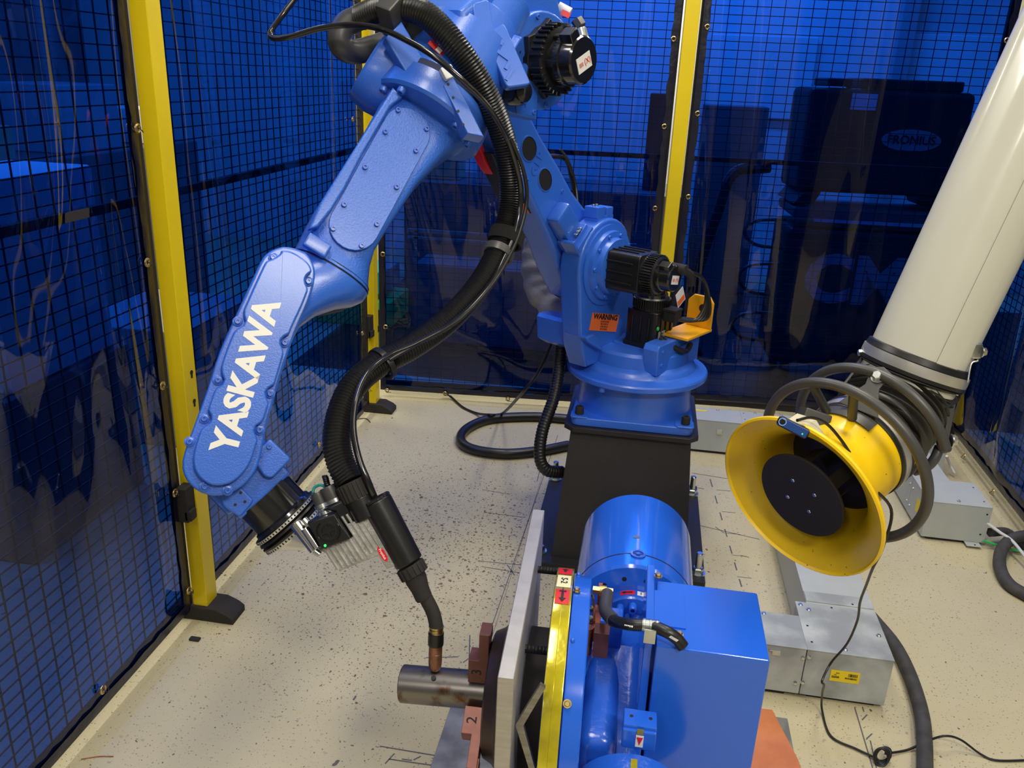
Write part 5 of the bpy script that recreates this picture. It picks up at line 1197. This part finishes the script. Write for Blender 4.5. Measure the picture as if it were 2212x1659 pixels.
# tube being welded
g = G(); A0 = V((-.371, 1.235, .4245)); A1 = V((-.185, 1.235, .4385)); td2 = (A1 - A0).normalized(); Mt = frz(A0, td2)
L_ = (A1 - A0).length
g.lathe([(.0335, 0), (.0345, .0012), (.0345, L_ - .001), (.0335, L_), (.0290, L_), (.0290, 0), (.0335, 0)], Mt, 64); tb2 = g.build('steel_tube', 'tubesteel')
tag(tb2, 'short rusty steel tube gripped in the chuck under the torch nozzle', 'tube')
g = G(); g.lathe([(0, 0), (.0045, 0), (.004, .0006), (0, .0006)], frz(V((-.307, 1.2175, .4625)), (0, -.5, .86)), 20); g.build('tack_hole', 'ink', tb2)
# plates on the floor under the positioner
o = G().box((.045, 1.35, .005), (.835, .88, .010), b=.001).build('floor_plate', 'floorplate'); tag(o, 'scratched grey steel plate on the floor under the positioner', 'plate')
g = G(); g.prism([(.18, 1.02), (.50, 1.30), (.465, 1.64), (.425, 1.80), (.26, 1.79), (.15, 1.50)], .0105, .022, b=.001); tag(g.build('base_plate', 'orangeplate'), 'orange painted base plate edge behind the blue housing', 'plate')

# ------------------------------------------------------------------ fume extraction arm
HM = at(1724.4, 1076, 1.5); HA = V((.643, .708, .291)).normalized()
HX = frz(HM, HA, (0, 0, 1)) @ Matrix.Diagonal((.873, .873, .873, 1))                                   # z points into the hood, x upwards
ex = thing('extraction_arm', 'grey fume extraction duct ending in a yellow bell hood', 'extractor', (HM.x, HM.y, 0))
prof_o = [(.1825, -.002), (.1865, .001), (.1870, .006), (.1835, .011), (.176, .013), (.152, .026), (.131, .046), (.119, .072), (.113, .10), (.110, .13), (.110, .250)]
prof_i = [(.107, .250), (.107, .13), (.109, .10), (.115, .07), (.127, .043), (.148, .022), (.170, .009), (.1795, .004), (.1825, -.002)]
g = G(); g.lathe(prof_o + prof_i + [], HX, 96); g.build('bell_hood', 'hood', ex); bell = ex.children[-1]
g = G(); g.lathe([(0, .135), (.1065, .135), (.1065, .140), (0, .140)], HX, 48); g.build('hood_damper', 'rubber', bell)
g = G(); g.lathe([(0, .008), (.0955, .008), (.0965, .010), (.0965, .013), (.0955, .015), (0, .015)], HX, 72); dsk = g.build('baffle_disc', 'matblack', ex)
for (x, y) in ((.026, .026), (.026, -.026), (-.026, .026), (-.026, -.026)):
    c = HX @ (Matrix.Rotation(radians(15), 4, 'Z') @ V((x, y, .008))); g = G(); g.lathe([(0, 0), (.0038, 0), (.003, .001), (.0012, .001), (0, .0003)], zf(c, -HA), 14); g.build('disc_screw', 'zinc', dsk)
for a in (0, 90, 180, 270):
    g = G(); g.box((.05, 0, .065), (.004, .03, .10), HX @ Matrix.Rotation(radians(a + 60), 4, 'Z')); g.build('baffle_strut', 'greytube', dsk)
J0 = HM + HA * .205; J1 = at(1968, 802, 1.64); DD = (at(2262, 150, 1.50) - at(1955, 800, 1.65)).normalized()
DX_ = frz(J1, DD, (at(2100, 800, 1.6) - at(1900, 800, 1.6)))
def collar(z0, z1, r, name, m, M=HX): 
    g = G(); g.lathe([(r - .003, z0), (r, z0), (r + .001, (z0 + z1) / 2), (r, z1), (r - .003, z1)], M, 72); return g.build(name, m, ex)
collar(.205, .225, .1150, 'hood_clamp', 'clamp'); collar(.194, .205, .1130, 'rubber_collar', 'rubber'); collar(.225, .237, .1145, 'rubber_collar', 'rubber')
g = G(); pth = [HM + HA * .200, HM + HA * .225, HM + HA * .250, J1 - DD * .045, J1 - DD * .01, J1 + DD * .02]
rr_ = random.Random(9); g.tube(pth, .0985, 48, rf=lambda d: 1 - .13 * abs(cos(pi * d / .0155 + .8 * sin(d * 60))) ** 1.5 + .015 * sin(d * 70), step=.0014, sm=16, cap=False); g.build('flexible_hose', 'ribrubber', ex, ang=70)
g = G(); g.lathe([(.0905, -.02), (.0905, 1.6), (.0885, 1.6), (.0885, -.02), (.0905, -.02)], DX_, 96); g.build('duct_tube', 'duct', ex); dct = ex.children[-1]
g = G(); g.lathe([(.0898, 0), (.0925, 0), (.0925, 1.6), (.0898, 1.6), (.0898, 0)], DX_, 10, radians(-98), radians(-70)); g.build('seam_cover', 'duct', dct)
cl = G(); cl.lathe([(.0965, .000), (.1005, .000), (.101, .012), (.1005, .024), (.0965, .024)], DX_, 72); cl.build('duct_clamp', 'clamp', ex)
cl = G(); cl.lathe([(.0965, -.004), (.1015, -.002), (.1015, .005), (.0965, .006)], DX_, 72); cl.lathe([(.0965, .024), (.0985, .026), (.096, .036), (.0910, .038)], DX_, 72); cl.build('rubber_collar', 'rubber', ex)
# two grab rings round the joint
def ringpts(h, R_, a0, a1, n=24): return [HX @ V((R_ * cos(radians(a0 + (a1 - a0) * i / n)), R_ * sin(radians(a0 + (a1 - a0) * i / n)), h)) for i in range(n + 1)]
g = G(); g.tube(ringpts(.152, .188, 0, 360, 40)[:-1], .0098, 14, closed=True, sm=3); g.build('grab_ring', 'greytube', ex); gr1 = ex.children[-1]
for a in (8, -22, 170, 215):
    aa = radians(a); g = G(); g.tube([HX @ V((.108 * cos(aa), .108 * sin(aa), .165)), HX @ V((.188 * cos(aa), .188 * sin(aa), .152))], .0085, 12, sm=0); g.build('ring_post', 'greytube', gr1)
g = G(); g.tube(ringpts(.255, .172, -120, 75, 30), .0095, 14, sm=3); g.build('pivot_yoke', 'greytube', ex); yk = ex.children[-1]
g = G(); g.lathe([(.111, .160), (.1140, .160), (.1140, .190), (.111, .190)], HX, 20, radians(-40), radians(30)); g.build('hood_strap', 'greytube', ex)
yc = HX @ V((.116 * cos(radians(8)), .116 * sin(radians(8)), .190)); yd = HX @ V((.168 * cos(radians(6)), .168 * sin(radians(6)), .262))
g = G(); nrm_ = (HX.to_3x3() @ V((cos(radians(8)), sin(radians(8)), -.2))); Mk = fr(yc, yd - yc, nrm_.cross(yd - yc))
g.prism([(0, -.035), (.05, -.012), (.085, -.018), (.092, 0), (.085, .018), (.05, .014), (0, .04)], -.002, .003, Mk, b=.001); g.build('yoke_plate', 'greytube', ex); ykp = ex.children[-1]
zz = Mk.to_3x3() @ V((0, 0, 1)); zz = zz if zz.z > 0 else -zz
g = G(); hexbolt(g, Mk @ V((.070, 0, 0)) + zz * .003, zz, .008, .012); g.build('yoke_bolt', 'zinc', ykp)
for (u, v, d) in ((2046, 958, 1.62),):
    p = at(u, v, d); g = G(); g.cyl(p, at(u - 14, v + 4, d + .01), .017, n=24, b=.002); g.build('hinge_boss', 'greytube', yk); g = G(); hexbolt(g, at(u + 6, v - 6, d), cx_, .009, .012); g.build('hinge_bolt', 'zinc', yk)
g = G(); g.tube([at(2030, 965, 1.63), at(2018, 992, 1.63), at(2000, 1010, 1.64), at(1975, 1018, 1.66)], .0095, 12); g.build('lower_handle', 'greytube', ex)
g = G(); g.prism([(0, -.004), (.10, -.007), (.105, .007), (0, .006)], -.003, .003, fr(at(2040, 955, 1.60), at(2063, 835, 1.60) - at(2040, 955, 1.60), cx_), b=.001); g.build('side_link', 'greytube', ex); sl = ex.children[-1]
for (u, v) in ((2062, 826), (2063, 848)):
    g = G(); hexbolt(g, at(u, v, 1.595), cx_ * .4 + cz_, .006, .006, washer=False); g.build('link_bolt', 'zinc', sl)
def latch(u, v, d, uu, vv):
    g = G(); c = at(u, v, d); g.box((0, 0, 0), (.018, .030, .016), fr(c, cx_, DD), b=.004); o = g.build('latch_clip', 'zinc', dct)
    g = G(); hexbolt(g, at(u + 10, v + 3, d - .005), cx_, .007, .009); g.build('latch_bolt', 'zinc', o)
    g = G(); g.tube([at(u, v + 10, d), at(u + 4, v + 22, d), at(uu + 8, vv - 40, d), at(uu, vv, d)], .0018, 6); g.build('latch_wire', 'steel', o)
latch(2108, 757, 1.56, 2090, 826)
g = G(); g.tube([at(1868, 762, 1.66), at(1848, 798, 1.65), at(1820, 835, 1.64)], .003, 6); g.build('spring_rod', 'greytube', ex)
g = G(); hexbolt(g, at(1864, 762, 1.65), -cx_, .006, .008); g.build('rod_bolt', 'zinc', ex)
# black mount, webcam taped to the rim, its cable
g = G(); g.box((0, 0, 0), (.050, .030, .040), fr(at(1757, 905, 1.53), cx_ - cy_ * .35, cy_), b=.003); g.build('ring_mount', 'greytube', ex)
wc_ = thing('webcam', 'small blue and black webcam taped on the upper rim of the yellow hood', 'webcam', tuple(at(1712, 925, 1.40)))
Mw = fr(at(1713, 923, 1.400), at(1746, 940, 1.395) - at(1680, 906, 1.405), cy_) @ Matrix.Diagonal((.95, .95, .95, 1))
g = G(); g.box((0, 0, 0), (.058, .019, .016), Mw, b=.006, seg=3); g.build('webcam_body', 'black', wc_); 
g = G(); g.box((0, 0, .0075), (.052, .015, .003), Mw, b=.001); fc = g.build('webcam_face', 'camblue', wc_)
g = G(); g.lathe([(.0055, .009), (.0068, .009), (.0068, .0096), (.0055, .0096), (.0055, .009)], Mw @ Matrix.Translation((-.021, 0, 0)), 28); g.build('lens_ring', 'ring', fc)
g = G(); g.lathe([(0, .009), (.0053, .009), (.0045, .0094), (0, .0094)], Mw @ Matrix.Translation((-.021, 0, 0)), 24); g.build('lens', 'glossblack', fc)
g = G(); g.ball(Mw @ V((.018, -.003, .009)), .0012, 8); g.build('webcam_light', 'led', fc)
g = G(); tp = [at(1700, 908, 1.403), at(1722, 893, 1.44), at(1762, 905, 1.48), at(1782, 940, 1.47), at(1762, 934, 1.42), at(1735, 918, 1.403)]
cen = sum(tp, V()) / len(tp) + cz_ * .006
g.raw([cen] + tp, [(0, i + 1, (i + 1) % len(tp) + 1) for i in range(len(tp))]); tpo = g.build('masking_tape', 'tape', flat=True); tag(tpo, 'cream masking tape holding the webcam to the hood', 'tape')
md = tpo.modifiers.new('thick', 'SOLIDIFY'); md.thickness = .001
hr = lambda a, h, e=.004: HX @ V(((hr_r(h) + e) * cos(radians(a)), (hr_r(h) + e) * sin(radians(a)), h))
def hr_r(h):
    for (r0, h0), (r1, h1) in zip(prof_o[3:], prof_o[4:]):
        if h <= h1: return r0 + (r1 - r0) * max(0, (h - h0)) / (h1 - h0)
    return .110
g = G(); cbl = [at(1722, 908, 1.400), at(1752, 902, 1.42), at(1785, 915, 1.44), at(1815, 948, 1.45), at(1840, 985, 1.45), at(1862, 1015, 1.45), at(1872, 1042, 1.455), at(1925, 1100, 1.50), at(1908, 1180, 1.53), at(1885, 1228, 1.60), at(1872, 1262, 1.72), at(1858, 1300, 1.82), at(1852, 1340, 1.9), at(1830, 1390, 1.98),
     at(1795, 1432, 2.04), at_z(1776, 1470, .16), at_z(1780, 1480, .14), at_z(1776, 1500, .07), at_z(1776, 1535, .01), at_z(1795, 1590, .005), at_z(1850, 1618, .005), at_z(1893, 1638, .006)]
g.tube(cbl, .0028, 8, sm=8); tag(g.build('webcam_cable', 'rubber'), 'thin black cable hanging from the hood over the grey wireway to the floor', 'cable')
g = G(); kp = at_z(1902, 1632, .018)
for i in range(5):
    ph_ = i * .9; g.tube([kp + V((.017 * cos(a) * (1 if i % 2 else .9), .010 * sin(a), .017 * sin(a + ph_ * .2) * (1 - .05 * i))) + V((.002 * i, .003 * (i - 2), 0)) for a in [2 * pi * k / 12 for k in range(12)]], .0028, 8, closed=True, sm=4)
tag(g.build('cable_knot', 'rubber'), 'knotted loop of black cable on the floor at the lower right', 'cable')
g = G(); g.tube([at_z(1912, 1628, .01), at_z(1960, 1620, .005), at_z(2000, 1602, .02), at_z(2040, 1590, .045), at_z(2075, 1598, .03), at_z(2120, 1630, .006), at_z(2160, 1643, .004), at_z(2260, 1640, .004)], .0028, 8, sm=8)
tag(g.build('floor_cable', 'rubber'), 'thin black cable running from the knot over the thick hose to the right edge', 'cable')

# ------------------------------------------------------------------ wireways along the floor
def wireway(label, x0, x1, y0, y1, mt='greybox', z0=.012, z1=.15, lid=True, lab='wireway'):
    t = thing('wireway', label, 'wireway', ((x0 + x1) / 2, (y0 + y1) / 2, 0), 0, 'grey wireways on the floor')
    g = G(); g.box(((x0 + x1) / 2, (y0 + y1) / 2, (z0 + z1) / 2), (x1 - x0, y1 - y0, z1 - z0), b=.0015); g.build('trough', mt, t)
    if lid: g = G(); g.box(((x0 + x1) / 2, (y0 + y1) / 2, z1 + .0015), (x1 - x0 + .002, y1 - y0 + .002, .003), b=.001); g.build('lid', mt, t)
    g = G(); g.box(((x0 + x1) / 2, (y0 + y1) / 2, z0 / 2), ((x1 - x0) * .8, (y1 - y0) * .9, z0)); g.build('rail_foot', 'matblack', t)
    return t
def ws(t, pts, n=(0, 0, 1), r=.0042):
    for p in pts: g = G(); hexbolt(g, p, n, r, .004); g.build('cover_bolt', 'zinc', t)
def wh(t, pts, n=(0, 0, 1), r=.0032):
    for p in pts: g = G(); g.cyl(V(p), V(p) + V(n) * .0006, r, n=10); g.build('knockout', 'ink', t)
w1 = wireway('grey wireway elbow with yellow barcode label, scuffed lid, lower right', .505, .716, 1.887, 2.10, 'dirtybox')
ws(w1, [(.535, 2.065, .153), (.70, 1.985, .153), (.60, 1.905, .153), (.516, 2.085, .153)]); wh(w1, [(.60, 2.09, .153), (.52, 1.92, .153), (.52, 1.99, .153)])
ws(w1, [(.512, 1.887, .13), (.508, 1.887, .05)], (0, -1, 0))
lbM = fr((.607, 1.8862, .085), (1, 0, 0), (0, 0, 1))
g = G(); g.box((0, 0, 0), (.072, .034, .0006), lbM); yl = g.build('barcode_label', 'ylab', w1)
g = G(); rb_ = random.Random(2)
x_ = .008
while x_ < .030: wv = rb_.choice((.0006, .001, .0016)); g.box((x_, .006, .0006), (wv, .009, .0004), lbM); x_ += wv + rb_.choice((.0006, .001))
x_ = .002
while x_ < .030: wv = rb_.choice((.0012, .0022)); g.box((x_, -.004, .0006), (wv, .005, .0004), lbM); x_ += wv + rb_.choice((.0007, .0012))
g.build('barcode_print', 'ink', yl); yl.children[-1]['kind'] = 'stuff'
g = G(); text(g, '52530', lbM @ Matrix.Translation((-.023, -.004, .0006)), .0075, .0002, .0003); text(g, '||||||||', lbM @ Matrix.Translation((-.019, .009, .0006)), .0042, .0002); text(g, '|||||', lbM @ Matrix.Translation((-.024, .0035, .0006)), .0042, .0002); g.build('label_text', 'ink', yl)
w2 = wireway('scuffed grey wireway running left from the barcode elbow behind the blue housing', .16, .503, 1.887, 2.03, 'dirtybox')
ws(w2, [(.497, 1.887, .125), (.49, 1.887, .045)], (0, -1, 0)); ws(w2, [(.41, 2.02, .153)])
g = G(); g.box((.43, 1.8865, .128), (.020, .002, .012)); g.box((.425, 1.885, .137), (.028, .004, .004)); g.build('lid_catch', 'zinc', w2)
w3 = wireway('long grey wireway passing under the hood towards the back curtain', .535, .716, 2.102, 3.395, 'greybox')
g = G(); g.box((.625, 2.13, .1545), (.18, .05, .003)); g.build('joint_cover', 'dirtybox', w3); ws(w3, [(.535, 2.12, .08)], (-1, 0, 0)); wh(w3, [(.66, 2.115, .1562)])
w4 = wireway('grey wireway with small yellow label at the foot of the back curtain, beside the pedestal', .15, .475, 3.40, 3.545)
ws(w4, [(.38, 3.53, .153)]); g = G(); g.box((.30, 3.505, .1536), (.065, .018, .0006)); g.build('yellow_sticker', 'ylab', w4); g = G(); g.box((.385, 3.398, .105), (.024, .003, .026), b=.001); g.build('lid_catch', 'zinc', w4)
w5 = wireway('grey wireway at the foot of the back curtain, right of the labelled one', .477, 1.063, 3.40, 3.545)
ws(w5, [(.50, 3.41, .153), (.54, 3.535, .153), (.65, 3.535, .153), (.60, 3.535, .153)]); wh(w5, [(.49, 3.45, .153), (.49, 3.52, .153)]); wh(w5, [(.49, 3.3995, .10)], (0, -1, 0))
w6 = wireway('grey wireway end box under the right curtain, wider than the run behind it', 1.065, 1.276, 2.838, 3.03)
ws(w6, [(1.17, 2.86, .153), (1.12, 3.0, .153)]); wh(w6, [(1.26, 2.99, .153), (1.26, 2.88, .153)]); wh(w6, [(1.262, 2.8375, .125), (1.257, 2.8375, .045)], (0, -1, 0)); ws(w6, [(1.065, 3.01, .115), (1.065, 3.01, .045)], (-1, 0, 0))
g = G(); g.box((1.235, 2.828, .010), (.050, .040, .003), b=.001); g.box((1.235, 2.846, .020), (.050, .003, .022), b=.001); g.build('mounting_foot', 'greybox', w6); wh(w6, [(1.24, 2.818, .0117)])
w7 = wireway('grey wireway run with yellow label between the end box and the back corner', 1.065, 1.19, 3.032, 3.395)
ws(w7, [(1.065, 3.05, .115), (1.065, 3.05, .045)], (-1, 0, 0)); g = G(); g.box((1.10, 3.27, .1536), (.03, .12, .0006)); g.build('yellow_sticker', 'ylab', w7); g = G(); g.box((1.0645, 2.93, .085), (.0006, .035, .05)); g.build('yellow_sticker', 'ylab', w6)
w8 = wireway('short grey wireway joining the back run to the right run in the corner', 1.065, 1.30, 3.40, 3.545)
# hoses at the right
g = G(); g.tube([at_z(1880, 1330, .02), at_z(1930, 1390, .02), at_z(1962, 1450, .02), at_z(1988, 1530, .02), at_z(1997, 1600, .02), at_z(1998, 1720, .02)], .0185, 16, sm=10)
tag(g.build('thick_hose', 'dirtyhose'), 'thick dusty black hose curving over the floor right of the barcode wireway', 'hose')
g = G(); g.tube([at_z(2138, 1150, .05), at_z(2175, 1150, .045), at_z(2205, 1175, .02), at_z(2240, 1190, .02)], .016, 12); tag(g.build('thick_hose', 'dirtyhose'), 'dusty hose bundle leaving the end box under the right curtain', 'hose')
g = G(); g.tube([at_z(2225, 1155, .06), at_z(2185, 1165, .05), at_z(2163, 1190, .03), at_z(2160, 1225, .02), at_z(2180, 1262, .02), at_z(2225, 1290, .02)], .020, 14, sm=8); tag(g.build('thick_hose', 'dirtyhose'), 'thick dusty hose loop at the right edge of the picture', 'hose')
g = G(); g.tube([at_z(2132, 1130, .09), at_z(2160, 1150, .07), at_z(2190, 1172, .055), at_z(2235, 1230, .03)], .0055, 8, sm=8); tag(g.build('white_cable', 'whitecab'), 'white cable draped over the dusty hoses beside the end box', 'cable')
g = G(); g.tube([at_z(2045, 985, .10), at_z(2052, 1003, .05), at_z(2062, 1022, .02)], .005, 8); tag(g.build('white_cable', 'whitecab'), 'short white cable behind the wireway near the right curtain', 'cable')
g = G(); g.tube([at_z(2125, 1168, .03), at_z(2150, 1176, .02), at_z(2200, 1190, .015), at_z(2240, 1192, .015)], .004, 8); tag(g.build('green_cable', 'green'), 'green wire on the floor beside the end box', 'cable')
# crumbs on the floor
g = G(); g.tube([at_z(770, 905, .003), at_z(790, 904, .003), at_z(800, 912, .003)], .0018, 6); tag(g.build('black_scrap', 'rubber'), 'small black wire scrap on the floor by the corner post foot', 'scrap')
g = G(); p = at_z(421, 1380, .004); g.box((p.x, p.y, .004), (.030, .016, .007), b=.003); tag(g.build('rubber_crumb', 'matblack'), 'small black crumb on the floor in front of the near post foot', 'scrap')
g = G(); p = at_z(175, 1640, .002); q_ = at_z(245, 1634, .002); g.tube([p, p.lerp(q_, .5) + V((0, .004, 0)), q_], .0011, 6); tag(g.build('copper_wire', 'copper'), 'thin copper wire scrap on the floor at the lower left', 'scrap')
